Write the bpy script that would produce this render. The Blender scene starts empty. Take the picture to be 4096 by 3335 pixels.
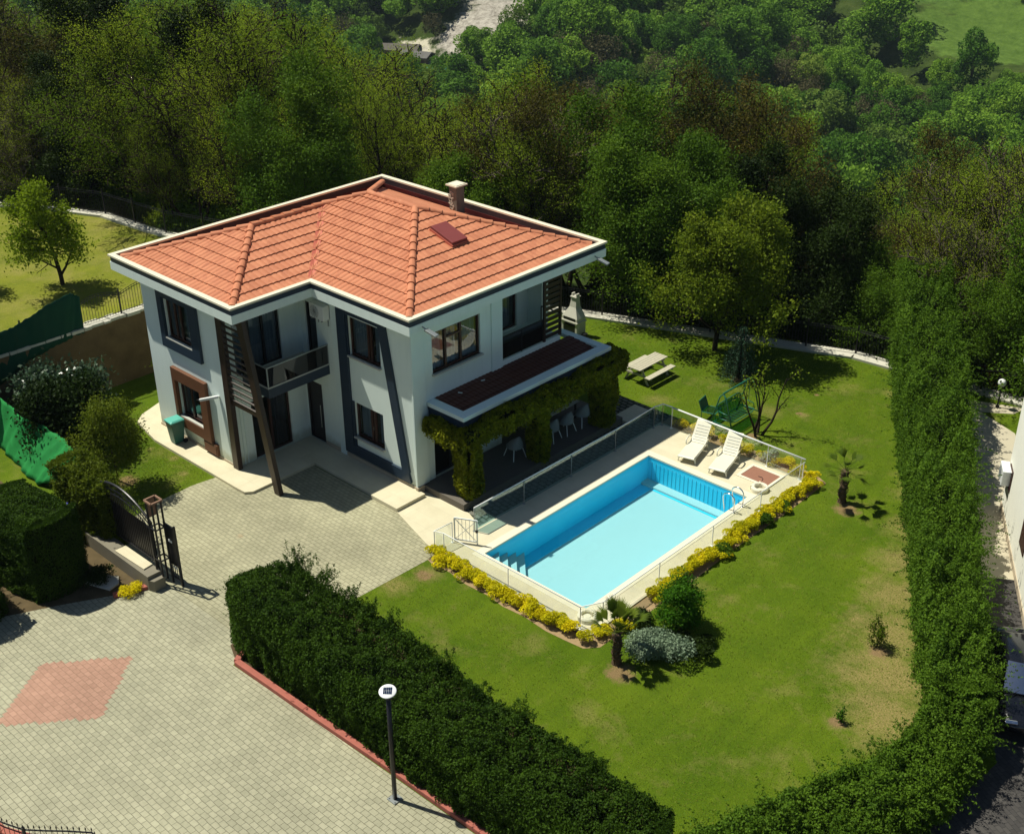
SUN = 4.8; SKY = 0.05; EXPO = 0.3; HAZE = 0.0001
import bpy, math, random
import numpy as np
from mathutils import Vector, Matrix
PI = math.pi
D = bpy.data
scene = bpy.context.scene
COL = scene.collection
rng = np.random.default_rng(7)
random.seed(7)

# ------------------------------------------------------------------ naming / tree helpers
def tag(o, label=None, cat=None, group=None, kind=None):
    if label: o['label'] = label
    if cat: o['category'] = cat
    if group: o['group'] = group
    if kind: o['kind'] = kind
    return o

def thing(name, label, cat, loc=(0, 0, 0), rz=0.0, group=None):
    o = D.objects.new(name, None)
    COL.objects.link(o)
    o.location = loc
    o.rotation_euler = (0, 0, rz)
    o.empty_display_size = 0.2
    return tag(o, label, cat, group)

def world_off(p):
    v = Vector((0, 0, 0))
    while p is not None:
        v += p.location
        p = p.parent
    return v

def copy_tree(o, parent=None):
    c = o.copy()
    COL.objects.link(c)
    c.parent = parent
    for ch in o.children:
        copy_tree(ch, c)
    return c

def link_mesh(name, me, mat, parent=None, local=True):
    o = D.objects.new(name, me)
    if mat is not None and len(me.materials) == 0:
        me.materials.append(mat)
    COL.objects.link(o)
    if parent is not None:
        o.parent = parent
        if not local:
            off = world_off(parent)
            n = len(me.vertices)
            a = np.empty(n * 3, np.float32)
            me.vertices.foreach_get('co', a)
            a = a.reshape(-1, 3) - np.array(off, np.float32)
            me.vertices.foreach_set('co', a.ravel())
    return o

def np_mesh(name, V, Fq, smooth=False):
    """V (n,3); Fq (m,k) with k = 3 or 4"""
    V = np.asarray(V, np.float32)
    Fq = np.asarray(Fq, np.int32)
    me = D.meshes.new(name)
    me.vertices.add(len(V))
    me.vertices.foreach_set('co', V.ravel())
    m, k = Fq.shape
    me.loops.add(m * k)
    me.loops.foreach_set('vertex_index', Fq.ravel())
    me.polygons.add(m)
    me.polygons.foreach_set('loop_start', np.arange(0, m * k, k, dtype=np.int32))
    me.polygons.foreach_set('loop_total', np.full(m, k, dtype=np.int32))
    me.polygons.foreach_set('use_smooth', np.full(m, bool(smooth)))
    me.update(calc_edges=True)
    return me

class MB:
    def __init__(s):
        s.v = []; s.f = []
    def add(s, vs, fs):
        n = len(s.v)
        s.v += [tuple(map(float, p)) for p in vs]
        s.f += [tuple(i + n for i in f) for f in fs]
        return s
    def box(s, x0, x1, y0, y1, z0, z1):
        return s.add([(x0,y0,z0),(x1,y0,z0),(x1,y1,z0),(x0,y1,z0),(x0,y0,z1),(x1,y0,z1),(x1,y1,z1),(x0,y1,z1)],
                     [(3,2,1,0),(4,5,6,7),(0,1,5,4),(1,2,6,5),(2,3,7,6),(3,0,4,7)])
    def obox(s, c, size, rz=0, rx=0, ry=0):
        M = Matrix.Rotation(rz,3,'Z') @ Matrix.Rotation(ry,3,'Y') @ Matrix.Rotation(rx,3,'X')
        a, b, h = size[0]/2, size[1]/2, size[2]/2
        vs = [Vector(c) + M @ Vector(p) for p in [(-a,-b,-h),(a,-b,-h),(a,b,-h),(-a,b,-h),(-a,-b,h),(a,-b,h),(a,b,h),(-a,b,h)]]
        return s.add(vs, [(3,2,1,0),(4,5,6,7),(0,1,5,4),(1,2,6,5),(2,3,7,6),(3,0,4,7)])
    def bar(s, p, q, w, h, up=(0,0,1)):
        p = Vector(p); q = Vector(q); d = (q-p).normalized(); up = Vector(up)
        if abs(d.dot(up)) > .99: up = Vector((1,0,0))
        r = d.cross(up).normalized(); u = r.cross(d)
        r *= w/2; u *= h/2
        vs = [p-r-u,p+r-u,p+r+u,p-r+u,q-r-u,q+r-u,q+r+u,q-r+u]
        return s.add(vs, [(0,1,2,3),(7,6,5,4),(4,5,1,0),(5,6,2,1),(6,7,3,2),(7,4,0,3)])
    def tube(s, pts, r, n=8, cap=True):
        pts = [Vector(p) for p in pts]
        rs = r if isinstance(r, (list, tuple)) else [r]*len(pts)
        rings = []
        base = len(s.v)
        u = None
        for i, p in enumerate(pts):
            d = (pts[min(i+1,len(pts)-1)] - pts[max(i-1,0)]).normalized()
            if u is None:
                t = Vector((0,0,1)) if abs(d.z) < .9 else Vector((1,0,0))
                u = d.cross(t).normalized()
            else:
                u = (u - d*u.dot(d)).normalized()
            w = d.cross(u)
            for k in range(n):
                a = 2*PI*k/n
                s.v.append(tuple(p + (u*math.cos(a) + w*math.sin(a))*rs[i]))
        for i in range(len(pts)-1):
            for k in range(n):
                a = base+i*n+k; b = base+i*n+(k+1)%n
                s.f.append((a,b,b+n,a+n))
        if cap:
            s.f.append(tuple(base+k for k in range(n))[::-1])
            s.f.append(tuple(base+(len(pts)-1)*n+k for k in range(n)))
        return s
    def prism(s, poly, z0, z1):
        n = len(poly)
        vs = [(x,y,z0) for x,y in poly] + [(x,y,z1) for x,y in poly]
        fs = [tuple(range(n))[::-1], tuple(range(n,2*n))]
        fs += [(i,(i+1)%n,(i+1)%n+n,i+n) for i in range(n)]
        return s.add(vs, fs)
    def extr(s, poly, axis, c0, c1):
        """poly in (u,z) extruded along axis 'x' or 'y' between c0 and c1"""
        n = len(poly)
        P = (lambda u,z,c: (u,c,z)) if axis == 'y' else (lambda u,z,c: (c,u,z))
        vs = [P(u,z,c0) for u,z in poly] + [P(u,z,c1) for u,z in poly]
        fs = [tuple(range(n)), tuple(range(n,2*n))[::-1]]
        fs += [(i,i+n,(i+1)%n+n,(i+1)%n) for i in range(n)]
        return s.add(vs, fs)
    def frame(s, axis, c0, c1, outer, inner):
        """ring between polygons outer/inner (same count) in (u,z), extruded c0..c1"""
        n = len(outer)
        P = (lambda u,z,c: (u,c,z)) if axis == 'y' else (lambda u,z,c: (c,u,z))
        vs = []
        for c in (c0,c1):
            vs += [P(u,z,c) for u,z in outer]; vs += [P(u,z,c) for u,z in inner]
        fs = []
        for i in range(n):
            j = (i+1)%n
            fs += [(i,j,n+j,n+i), (2*n+i,3*n+i,3*n+j,2*n+j), (i,2*n+i,2*n+j,j), (n+i,n+j,3*n+j,3*n+i)]
        return s.add(vs, fs)
    def lathe(s, prof, c=(0,0,0), n=24):
        base = len(s.v)
        for r,z in prof:
            for k in range(n):
                a = 2*PI*k/n
                s.v.append((c[0]+r*math.cos(a), c[1]+r*math.sin(a), c[2]+z))
        for i in range(len(prof)-1):
            for k in range(n):
                a = base+i*n+k; b = base+i*n+(k+1)%n
                s.f.append((a,b,b+n,a+n))
        return s
    def build(s, name, mat, parent=None, smooth=False, local=False, bevel=0):
        me = D.meshes.new(name)
        me.from_pydata(s.v, [], s.f)
        if smooth:
            me.polygons.foreach_set('use_smooth', np.ones(len(me.polygons), bool))
        me.update()
        o = link_mesh(name, me, mat, parent, local)
        if bevel:
            b = o.modifiers.new('bevel', 'BEVEL'); b.width = bevel; b.segments = 2; b.limit_method = 'ANGLE'
        return o

# ------------------------------------------------------------------ materials
def newmat(name):
    m = D.materials.new(name); m.use_nodes = True
    nt = m.node_tree; nt.nodes.clear()
    out = nt.nodes.new('ShaderNodeOutputMaterial')
    return m, nt, out
def N(nt, t, **kw):
    n = nt.nodes.new(t)
    for k, v in kw.items():
        if k.startswith('i_'):
            key = k[2:]
            n.inputs[int(key) if key.isdigit() else key.replace('_', ' ')].default_value = v
        else: setattr(n, k, v)
    return n
def mixc(nt, fac, a, b, blend='MIX'):
    n = nt.nodes.new('ShaderNodeMix'); n.data_type = 'RGBA'; n.blend_type = blend
    for idx, v in ((0, fac), (6, a), (7, b)):
        if hasattr(v, 'links'): nt.links.new(v, n.inputs[idx])
        else: n.inputs[idx].default_value = (*v, 1) if isinstance(v, tuple) else v
    return n.outputs[2]
def coords(nt, kind='Object', scale=None, rot=None, loc=None):
    tc = nt.nodes.new('ShaderNodeTexCoord'); o = tc.outputs[kind]
    if scale or rot or loc:
        mp = nt.nodes.new('ShaderNodeMapping'); nt.links.new(o, mp.inputs[0])
        if scale: mp.inputs['Scale'].default_value = scale
        if rot: mp.inputs['Rotation'].default_value = rot
        if loc: mp.inputs['Location'].default_value = loc
        o = mp.outputs[0]
    return o
def noise(nt, vec, scale, detail=3, rough=.55, dist=0):
    n = N(nt, 'ShaderNodeTexNoise'); n.inputs['Scale'].default_value = scale
    n.inputs['Detail'].default_value = detail; n.inputs['Roughness'].default_value = rough
    n.inputs['Distortion'].default_value = dist
    nt.links.new(vec, n.inputs['Vector']); return n.outputs['Fac']
def ramp(nt, fac, stops):
    r = nt.nodes.new('ShaderNodeValToRGB'); nt.links.new(fac, r.inputs[0])
    e = r.color_ramp.elements
    while len(e) < len(stops): e.new(.5)
    for i, (p, c) in enumerate(stops):
        e[i].position = p; e[i].color = (*c, 1) if len(c) == 3 else c
    return r.outputs[0]
def bump(nt, h, strength=.3, dist=.02):
    b = nt.nodes.new('ShaderNodeBump'); b.inputs['Strength'].default_value = strength
    b.inputs['Distance'].default_value = dist; nt.links.new(h, b.inputs['Height']); return b.outputs[0]
def principled(nt, out, col, rough=.6, spec=.3, metal=0, normal=None):
    p = nt.nodes.new('ShaderNodeBsdfPrincipled')
    if hasattr(col, 'links'): nt.links.new(col, p.inputs['Base Color'])
    else: p.inputs['Base Color'].default_value = (*col, 1)
    p.inputs['Roughness'].default_value = rough
    p.inputs['Specular IOR Level'].default_value = spec
    p.inputs['Metallic'].default_value = metal
    if normal is not None: nt.links.new(normal, p.inputs['Normal'])
    nt.links.new(p.outputs[0], out.inputs[0]); return p

def plain(name, col, rough=.6, spec=.3, metal=0, var=.12, scale=3.0, bstr=0.0, bscale=40):
    m, nt, out = newmat(name)
    v = coords(nt)
    c = mixc(nt, noise(nt, v, scale, 4), tuple(x*(1-var) for x in col), tuple(min(1, x*(1+var)) for x in col))
    nrm = bump(nt, noise(nt, v, bscale, 3), bstr, .01) if bstr else None
    principled(nt, out, c, rough, spec, metal, nrm)
    return m

def foliage(name, dark, light, transl=.35, scale=.8, rough=.6, spec=.08, objvar=.25):
    m, nt, out = newmat(name)
    v = coords(nt)
    geo = nt.nodes.new('ShaderNodeNewGeometry')
    oi = nt.nodes.new('ShaderNodeObjectInfo')
    f1 = noise(nt, v, scale, 2)
    f1r = ramp(nt, f1, [(.3, (0,0,0)), (.7, (1,1,1))])
    fac = mixc(nt, .5, f1r, geo.outputs['Random Per Island'])
    c = mixc(nt, fac, dark, light)
    hs = nt.nodes.new('ShaderNodeHueSaturation')
    nt.links.new(c, hs.inputs['Color'])
    mr = N(nt, 'ShaderNodeMapRange'); nt.links.new(oi.outputs['Random'], mr.inputs[0])
    mr.inputs[3].default_value = 1-objvar; mr.inputs[4].default_value = 1+objvar
    nt.links.new(mr.outputs[0], hs.inputs['Value'])
    mr2 = N(nt, 'ShaderNodeMapRange'); nt.links.new(oi.outputs['Random'], mr2.inputs[0])
    mr2.inputs[3].default_value = .5+objvar*.035; mr2.inputs[4].default_value = .5-objvar*.05
    nt.links.new(mr2.outputs[0], hs.inputs['Hue'])
    p = nt.nodes.new('ShaderNodeBsdfPrincipled')
    nt.links.new(hs.outputs[0], p.inputs['Base Color'])
    p.inputs['Roughness'].default_value = rough; p.inputs['Specular IOR Level'].default_value = spec
    t = nt.nodes.new('ShaderNodeBsdfTranslucent'); nt.links.new(hs.outputs[0], t.inputs[0])
    mx = nt.nodes.new('ShaderNodeMixShader'); mx.inputs[0].default_value = transl
    nt.links.new(p.outputs[0], mx.inputs[1]); nt.links.new(t.outputs[0], mx.inputs[2])
    nt.links.new(mx.outputs[0], out.inputs[0])
    return m

def glassmat(name, tint=(.8,.9,.9), refl=.08, rough=.0, f0=.06):
    m, nt, out = newmat(name)
    tr = N(nt, 'ShaderNodeBsdfTransparent'); tr.inputs[0].default_value = (*tint, 1)
    gl = N(nt, 'ShaderNodeBsdfGlossy'); gl.inputs['Roughness'].default_value = rough
    lw = N(nt, 'ShaderNodeLayerWeight'); lw.inputs[0].default_value = .35
    mr = N(nt, 'ShaderNodeMapRange'); nt.links.new(lw.outputs['Fresnel'], mr.inputs[0])
    mr.inputs[3].default_value = f0; mr.inputs[4].default_value = refl + f0
    mx = N(nt, 'ShaderNodeMixShader')
    nt.links.new(mr.outputs[0], mx.inputs[0])
    nt.links.new(tr.outputs[0], mx.inputs[1]); nt.links.new(gl.outputs[0], mx.inputs[2])
    nt.links.new(mx.outputs[0], out.inputs[0])
    return m

def brickmat(name, c1, c2, mortar, bw, bh, ms, rot=0, rough=.75, bstr=.35, dirt=None, loc=(0,0,0), mottle=.3):
    m, nt, out = newmat(name)
    v = coords(nt, 'Object', rot=(0,0,rot), loc=loc)
    # gentle irregularity of hand-laid joints
    nz = N(nt, 'ShaderNodeTexNoise'); nz.inputs['Scale'].default_value = 1.7; nt.links.new(v, nz.inputs['Vector'])
    add = N(nt, 'ShaderNodeVectorMath', operation='SCALE'); nt.links.new(nz.outputs['Color'], add.inputs[0]); add.inputs['Scale'].default_value = .06
    ad2 = N(nt, 'ShaderNodeVectorMath', operation='ADD'); nt.links.new(v, ad2.inputs[0]); nt.links.new(add.outputs[0], ad2.inputs[1])
    b = N(nt, 'ShaderNodeTexBrick'); nt.links.new(ad2.outputs[0], b.inputs['Vector'])
    b.inputs['Scale'].default_value = 1; b.inputs['Brick Width'].default_value = bw; b.inputs['Row Height'].default_value = bh
    b.inputs['Mortar Size'].default_value = ms; b.inputs['Mortar Smooth'].default_value = .1
    b.inputs['Color1'].default_value = (*c1,1); b.inputs['Color2'].default_value = (*c2,1); b.inputs['Mortar'].default_value = (*mortar,1)
    col = b.outputs['Color']
    n1 = ramp(nt, noise(nt, v, .35, 5, .6), [(.3, (1-mottle,)*3), (.65, (1,1,1))])
    col = mixc(nt, 1.0, col, n1, 'MULTIPLY')
    n2 = ramp(nt, noise(nt, v, 9, 4, .6), [(.3, (.88,.88,.86)), (.6, (1,1,1))])
    col = mixc(nt, 1.0, col, n2, 'MULTIPLY')
    if dirt:
        for (dx, dy, r, dc, th) in dirt:
            sub = N(nt, 'ShaderNodeVectorMath', operation='DISTANCE'); tcv = coords(nt)
            nt.links.new(tcv, sub.inputs[0]); sub.inputs[1].default_value = (dx, dy, 0)
            nn = noise(nt, tcv, 2.2, 5, .7)
            ma = N(nt, 'ShaderNodeMath', operation='MULTIPLY_ADD'); nt.links.new(sub.outputs['Value'], ma.inputs[0]); ma.inputs[1].default_value = -1/r
            nt.links.new(nn, ma.inputs[2])
            f = ramp(nt, ma.outputs[0], [(max(0,th-.05), (0,0,0)), (min(1,th+.12), (1,1,1))])
            col = mixc(nt, mixc(nt, 1.0, f, (.6,.6,.6), 'MULTIPLY'), col, dc)
    inv = N(nt, 'ShaderNodeMath', operation='SUBTRACT'); inv.inputs[0].default_value = 1; nt.links.new(b.outputs['Fac'], inv.inputs[1])
    principled(nt, out, col, rough, .2, 0, bump(nt, inv.outputs[0], bstr, .01))
    return m

M = {}
def wallmat():
    m, nt, out = newmat('painted_render')
    v = coords(nt); v2 = coords(nt, 'Object', scale=(2.2,2.2,.22))
    c = mixc(nt, noise(nt, v, 1.1, 4), (.68,.79,.745), (.74,.845,.80))
    st = ramp(nt, noise(nt, v2, 2.0, 6, .7), [(.30,(.945,.95,.945)),(.52,(1,1,1))])
    c = mixc(nt, 1.0, c, st, 'MULTIPLY')
    sp = nt.nodes.new('ShaderNodeSeparateXYZ'); nt.links.new(v, sp.inputs[0])
    add = N(nt, 'ShaderNodeMath', operation='MULTIPLY_ADD'); nt.links.new(noise(nt, v, 3.0, 5, .7), add.inputs[0]); add.inputs[1].default_value = -.6; nt.links.new(sp.outputs['Z'], add.inputs[2])
    dirt = ramp(nt, add.outputs[0], [(0.0,(.72,.68,.58)),(.30,(1,1,1))])
    c = mixc(nt, 1.0, c, dirt, 'MULTIPLY')
    principled(nt, out, c, .75, .15, 0, bump(nt, noise(nt, v, 60, 3), .08, .01))
    return m
M['wall'] = wallmat()
M['trimwhite'] = plain('white_trim', (.66,.78,.75), .6, .25, var=.05, scale=2)
M['coping'] = plain('cream_coping', (.68,.64,.49), .7, .2, var=.10, scale=2.5, bstr=.1)
M['navy'] = plain('navy_paint', (.018,.034,.058), .45, .35, var=.2)
M['black'] = plain('black_metal', (.010,.010,.013), .4, .4, var=.2)
M['bronze'] = plain('bronze_metal', (.034,.020,.014), .4, .4, var=.3, scale=8)
M['brownframe'] = plain('brown_frame', (.135,.058,.028), .6, .25, var=.15, scale=4)
M['winframe'] = plain('window_frame_brown', (.045,.016,.010), .45, .4, var=.2)
M['darkwood'] = plain('dark_door_wood', (.018,.013,.013), .45, .4, var=.3, scale=6)
M['sill'] = plain('stone_sill', (.46,.47,.42), .5, .3)
M['plinth'] = plain('plinth_stone', (.45,.38,.28), .7, .2)
M['glass'] = glassmat('window_glass', (.52,.60,.64), .75, 0, .10)
M['darkglass'] = glassmat('smoked_glass', (.22,.20,.20), .5, .02, .05)
M['railglass'] = glassmat('railing_glass', (.955,.98,.975), .18, .0, .012)
M['blueglass'] = glassmat('terrace_fence_glass', (.70,.86,.90), .30, .0, .035)
M['curtain'] = plain('curtain', (.42,.50,.54), .9, .05, var=.1, scale=4)
M['whitemetal'] = plain('white_metal', (.75,.78,.76), .35, .5)
M['steel'] = plain('stainless_steel', (.72,.74,.76), .18, .5, metal=1.0, var=.05)
M['greysteel'] = plain('grey_steel', (.30,.33,.33), .4, .4, metal=.5)
M['plastic'] = plain('cream_plastic', (.70,.68,.54), .35, .4, var=.03)
M['green_plastic'] = plain('green_plastic', (.03,.13,.105), .4, .4, var=.15)
M['green_lid'] = plain('green_lid', (.10,.42,.34), .35, .4, var=.12)
M['green_metal'] = plain('green_metal', (.015,.13,.085), .35, .45, var=.2, scale=8)
M['oldwood'] = plain('weathered_wood', (.42,.40,.30), .8, .15, var=.25, scale=9, bstr=.2)
M['concrete'] = plain('concrete', (.20,.185,.14), .85, .15, var=.15, scale=2, bstr=.2)
M['palestone'] = plain('pale_stone', (.50,.49,.41), .8, .15, var=.2, scale=3, bstr=.3)
M['darkrock'] = plain('retaining_wall_stone', (.13,.09,.045), .9, .1, var=.5, scale=1.6, bstr=.6, bscale=6)
M['redbrick'] = plain('red_kerb_paint', (.34,.115,.085), .8, .15, var=.22, scale=5, bstr=.3)
M['gutter'] = plain('dark_red_membrane', (.085,.012,.012), .6, .25, var=.3, scale=2)
M['gutterdark'] = plain('parapet_shade_colour', (.035,.025,.03), .7, .2, var=.3, scale=6)  # shade of the inner parapet face put into its colour
M['valley'] = plain('red_flashing', (.48,.13,.085), .5, .3, var=.12, scale=3)
M['skylight'] = plain('maroon_hatch', (.20,.045,.042), .55, .3, var=.08)
M['bark'] = plain('bark', (.034,.025,.017), .9, .1, var=.45, scale=6, bstr=.5, bscale=25)
M['barkgrey'] = plain('grey_bark', (.085,.07,.055), .9, .1, var=.4, scale=6, bstr=.4, bscale=25)
M['palmbark'] = plain('palm_bark', (.10,.07,.045), .95, .05, var=.5, scale=14, bstr=.7, bscale=30)
M['soil'] = plain('bare_soil', (.30,.20,.10), .95, .05, var=.3, scale=4, bstr=.4)
M['mulch'] = plain('mulch', (.30,.215,.115), .95, .05, var=.35, scale=9, bstr=.5)
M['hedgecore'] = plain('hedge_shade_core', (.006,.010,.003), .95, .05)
M['red'] = plain('hatch_brown', (.27,.13,.085), .6, .25, var=.12, scale=7)
M['net'] = plain('green_shade_net', (.02,.20,.048), .8, .1, var=.3, scale=3, bstr=.6, bscale=35)
M['netdark'] = plain('dark_green_tarpaulin', (.004,.05,.026), .7, .15, var=.2, scale=2, bstr=.3, bscale=12)
M['concpath'] = plain('concrete_path', (.46,.42,.31), .85, .15, var=.14, scale=.9, bstr=.15)
M['darkroof'] = plain('porch_sheet_roof', (.10,.035,.024), .65, .2, var=.3, scale=3)

def slabmat():
    m, nt, out = newmat('cream_stone_paving')
    v = coords(nt)
    b = N(nt, 'ShaderNodeTexBrick'); nt.links.new(v, b.inputs['Vector']); b.offset = 0
    b.inputs['Scale'].default_value = 1; b.inputs['Brick Width'].default_value = 1.2; b.inputs['Row Height'].default_value = .6
    b.inputs['Mortar Size'].default_value = .004; b.inputs['Mortar Smooth'].default_value = .2
    b.inputs['Color1'].default_value = (.60,.555,.395,1); b.inputs['Color2'].default_value = (.63,.585,.42,1); b.inputs['Mortar'].default_value = (.46,.43,.31,1)
    n1 = ramp(nt, noise(nt, v, 1.3, 5, .65), [(.3,(.88,.87,.84)),(.7,(1,1,1))])
    c = mixc(nt, 1.0, b.outputs[0], n1, 'MULTIPLY')
    principled(nt, out, c, .7, .25, 0, bump(nt, noise(nt, v, 30, 3), .08, .01))
    return m
M['slab'] = slabmat()
M['paver'] = brickmat('paving_blocks', (.355,.345,.225), (.415,.40,.265), (.15,.135,.08), .24, .165, .008, 0,
    dirt=[(-14.1,19.8,.9,(.33,.20,.10),.42), (-13.2,19.9,.55,(.33,.20,.10),.5), (-17.2,19.9,.7,(.36,.28,.13),.6), (-7.5,16.2,.8,(.42,.36,.15),.6)])
M['paver2'] = brickmat('street_paving', (.345,.34,.235), (.41,.40,.28), (.15,.14,.09), .24, .17, .008, 0, mottle=.24)
M['paverred'] = brickmat('red_paving', (.385,.225,.16), (.45,.265,.19), (.22,.13,.09), .24, .17, .006, 0, mottle=.22)
M['paverdark'] = brickmat('dark_paving', (.055,.052,.05), (.08,.075,.07), (.03,.03,.03), .22, .14, .006, .5)
M['pool_in'] = plain('pool_liner', (.50,.57,.56), .4, .3, var=.03)

def poolwall():
    m, nt, out = newmat('pool_wall_liner')
    v = coords(nt)
    n = ramp(nt, noise(nt, v, .8, 3), [(.3,(.03,.60,.88)),(.7,(.05,.66,.93))])
    principled(nt, out, n, .35, .3)
    return m
M['pool_wall'] = poolwall()

def watermat():
    m, nt, out = newmat('pool_water')
    v = coords(nt)
    bp = bump(nt, noise(nt, v, 1.6, 3, .5, .4), .10, .05)
    tr = N(nt, 'ShaderNodeBsdfTransparent'); tr.inputs[0].default_value = (.70,.955,.995,1)
    gl = N(nt, 'ShaderNodeBsdfGlossy'); gl.inputs['Roughness'].default_value = .02; nt.links.new(bp, gl.inputs['Normal'])
    fr = N(nt, 'ShaderNodeFresnel'); fr.inputs[0].default_value = 1.33; nt.links.new(bp, fr.inputs['Normal'])
    mx = N(nt, 'ShaderNodeMixShader'); nt.links.new(fr.outputs[0], mx.inputs[0])
    nt.links.new(tr.outputs[0], mx.inputs[1]); nt.links.new(gl.outputs[0], mx.inputs[2])
    nt.links.new(mx.outputs[0], out.inputs[0])
    return m
M['water'] = watermat()

def tilemat():
    m, nt, out = newmat('terracotta_tiles')
    v = coords(nt)
    vo = N(nt, 'ShaderNodeTexVoronoi'); vo.inputs['Scale'].default_value = 3.2; nt.links.new(v, vo.inputs['Vector'])
    bw = N(nt, 'ShaderNodeRGBToBW'); nt.links.new(vo.outputs['Color'], bw.inputs[0])
    c = ramp(nt, bw.outputs[0], [(.25,(.49,.185,.098)),(.5,(.53,.205,.108)),(.75,(.57,.23,.122))])
    n1 = ramp(nt, noise(nt, v, 1.1, 5, .7), [(.25,(.86,.84,.82)),(.6,(1,1,1))])
    c = mixc(nt, 1.0, c, n1, 'MULTIPLY')
    n2 = ramp(nt, noise(nt, v, 22, 3, .6), [(.3,(.93,.92,.91)),(.6,(1,1,1))])
    c = mixc(nt, 1.0, c, n2, 'MULTIPLY')
    principled(nt, out, c, .7, .2)
    return m
M['tile'] = tilemat()

def lawnmat(name, base1, base2, dry, drythr=.62, patches=None, soil=None):
    m, nt, out = newmat(name)
    v = coords(nt)
    a = noise(nt, v, .35, 5, .6)
    b = noise(nt, v, 5.0, 5, .7)
    c = noise(nt, v, 30, 5, .8)
    col = mixc(nt, ramp(nt, a, [(.35,(0,0,0)),(.65,(1,1,1))]), base1, base2)
    sw = ramp(nt, noise(nt, coords(nt, 'Object', scale=(1.1,.09,1), rot=(0,0,.12)), 1.6, 3, .6), [(.35,(.88,.90,.88)),(.65,(1.08,1.06,1.0))])
    col = mixc(nt, 1.0, col, sw, 'MULTIPLY')
    col = mixc(nt, ramp(nt, b, [(.52,(0,0,0)),(.78,(.7,.7,.7))]), col, tuple(x*1.3 for x in base2))
    d1 = ramp(nt, noise(nt, v, .55, 6, .72, .3), [(drythr-.12,(0,0,0)),(drythr+.12,(.75,.75,.75))])
    fac = d1
    if patches:
        for (dx, dy, rx, amt) in patches:
            ds = N(nt, 'ShaderNodeVectorMath', operation='DISTANCE'); nt.links.new(v, ds.inputs[0]); ds.inputs[1].default_value = (dx, dy, 0)
            ma = N(nt, 'ShaderNodeMath', operation='MULTIPLY_ADD'); nt.links.new(ds.outputs['Value'], ma.inputs[0]); ma.inputs[1].default_value = -1/rx
            nn = noise(nt, v, 1.6, 6, .75)
            nt.links.new(nn, ma.inputs[2])
            f = ramp(nt, ma.outputs[0], [(.05,(0,0,0)),(.40,(amt,amt,amt))])
            fac = mixc(nt, 1.0, fac, f, 'LIGHTEN')
    speck = ramp(nt, noise(nt, v, 16, 4, .75), [(.38,(.35,.35,.35)),(.62,(1,1,1))])
    col = mixc(nt, mixc(nt, 1.0, fac, speck, 'MULTIPLY'), col, dry)
    for (dx, dy, r) in (soil or []):
        ds = N(nt, 'ShaderNodeVectorMath', operation='DISTANCE'); nt.links.new(v, ds.inputs[0]); ds.inputs[1].default_value = (dx, dy, 0)
        ma = N(nt, 'ShaderNodeMath', operation='MULTIPLY_ADD'); nt.links.new(ds.outputs['Value'], ma.inputs[0]); ma.inputs[1].default_value = -1/(r*1.5)
        nt.links.new(noise(nt, v, 3.6, 6, .85), ma.inputs[2])
        col = mixc(nt, ramp(nt, ma.outputs[0], [(.02,(0,0,0)),(.26,(.9,.9,.9))]), col, (.27,.18,.095))
    col = mixc(nt, 1.0, col, ramp(nt, c, [(.34,(.36,.38,.30)),(.64,(1.18,1.16,1.16))]), 'MULTIPLY')
    principled(nt, out, col, .9, .08, 0, bump(nt, c, .6, .04))
    return m
M['lawn'] = lawnmat('lawn_grass', (.074,.134,.006), (.116,.178,.009), (.34,.26,.11), .66,
    patches=[(7.2,26.8,4.2,1.0),(6.3,28.5,5.0,1.0),(5.3,30.4,4.2,.95),(4.5,32.3,3.4,.9),(3.7,34.2,2.8,.85),(2.9,36.2,2.3,.8),(1.9,38.5,2.0,.7),(.9,40.8,1.6,.6),
             (-4.4,41.2,.7,.9),(-9.7,38.2,1.5,.55),(-2.6,45.5,1.2,.6),(-3.9,19.9,.5,.6),(-7.9,21.6,1.6,.8),(-7.6,22.8,1.4,.8),(-19.3,20.9,.6,.8),(-20.6,21.3,.6,.8),(-21.9,21.1,.5,.7),(-5.5,40.5,1.6,.5),(-2.5,22.6,1.2,.4),(.8,21.2,1.4,.45)],
    soil=[(.35,23.2,.75),(.7,35.9,.75),(5.55,29.35,.55),(6.2,25.7,.42),(-4.9,38.2,.5),(-8.2,42.2,.6),(-20.4,19.1,.7),(-4.55,41.2,.22),(-4.9,43.2,.18),(-7.6,22.6,.5)])
M['lawn2'] = lawnmat('neighbour_lawn', (.16,.195,.02), (.23,.25,.03), (.36,.30,.11), .56)
# ------------------------------------------------------------------ terrain and ground sheets
CAM = (17.747, .131)
FWD = (-.687, .727)
FX = [-140, -46.8, -43.2, -40.7, -37.2, -35.7, -28.6, -28.0, -17.1, -5.7, 2.0, 40, 140]
FY = [14, 27.9, 29.7, 30.8, 31.1, 31.3, 33.5, 39.0, 43.4, 47.8, 48.4, 52, 70]
def terr(x, y):
    x = np.asarray(x, float); y = np.asarray(y, float)
    yf = np.interp(x, FX, FY)
    d = (y - yf)*.93
    z0 = np.where(x < -28.3, 3.0, 0.0)
    near = z0 - .15 - .42*np.clip(d, 0, None)
    v = (x-CAM[0])*FWD[0] + (y-CAM[1])*FWD[1]
    l = (x-CAM[0])*FWD[1] - (y-CAM[1])*FWD[0]
    far = -58 + np.clip(v-250, 0, None)*.2 + np.clip(v-262,0,40)/40*(4.5*np.sin(l/21.+.6)+2.5*np.sin(l/9.+v/23.)+2*np.sin(v/14.))
    z = np.maximum(near, far)
    ins = d < 0
    return np.where(ins, -3.2, z)

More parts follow.
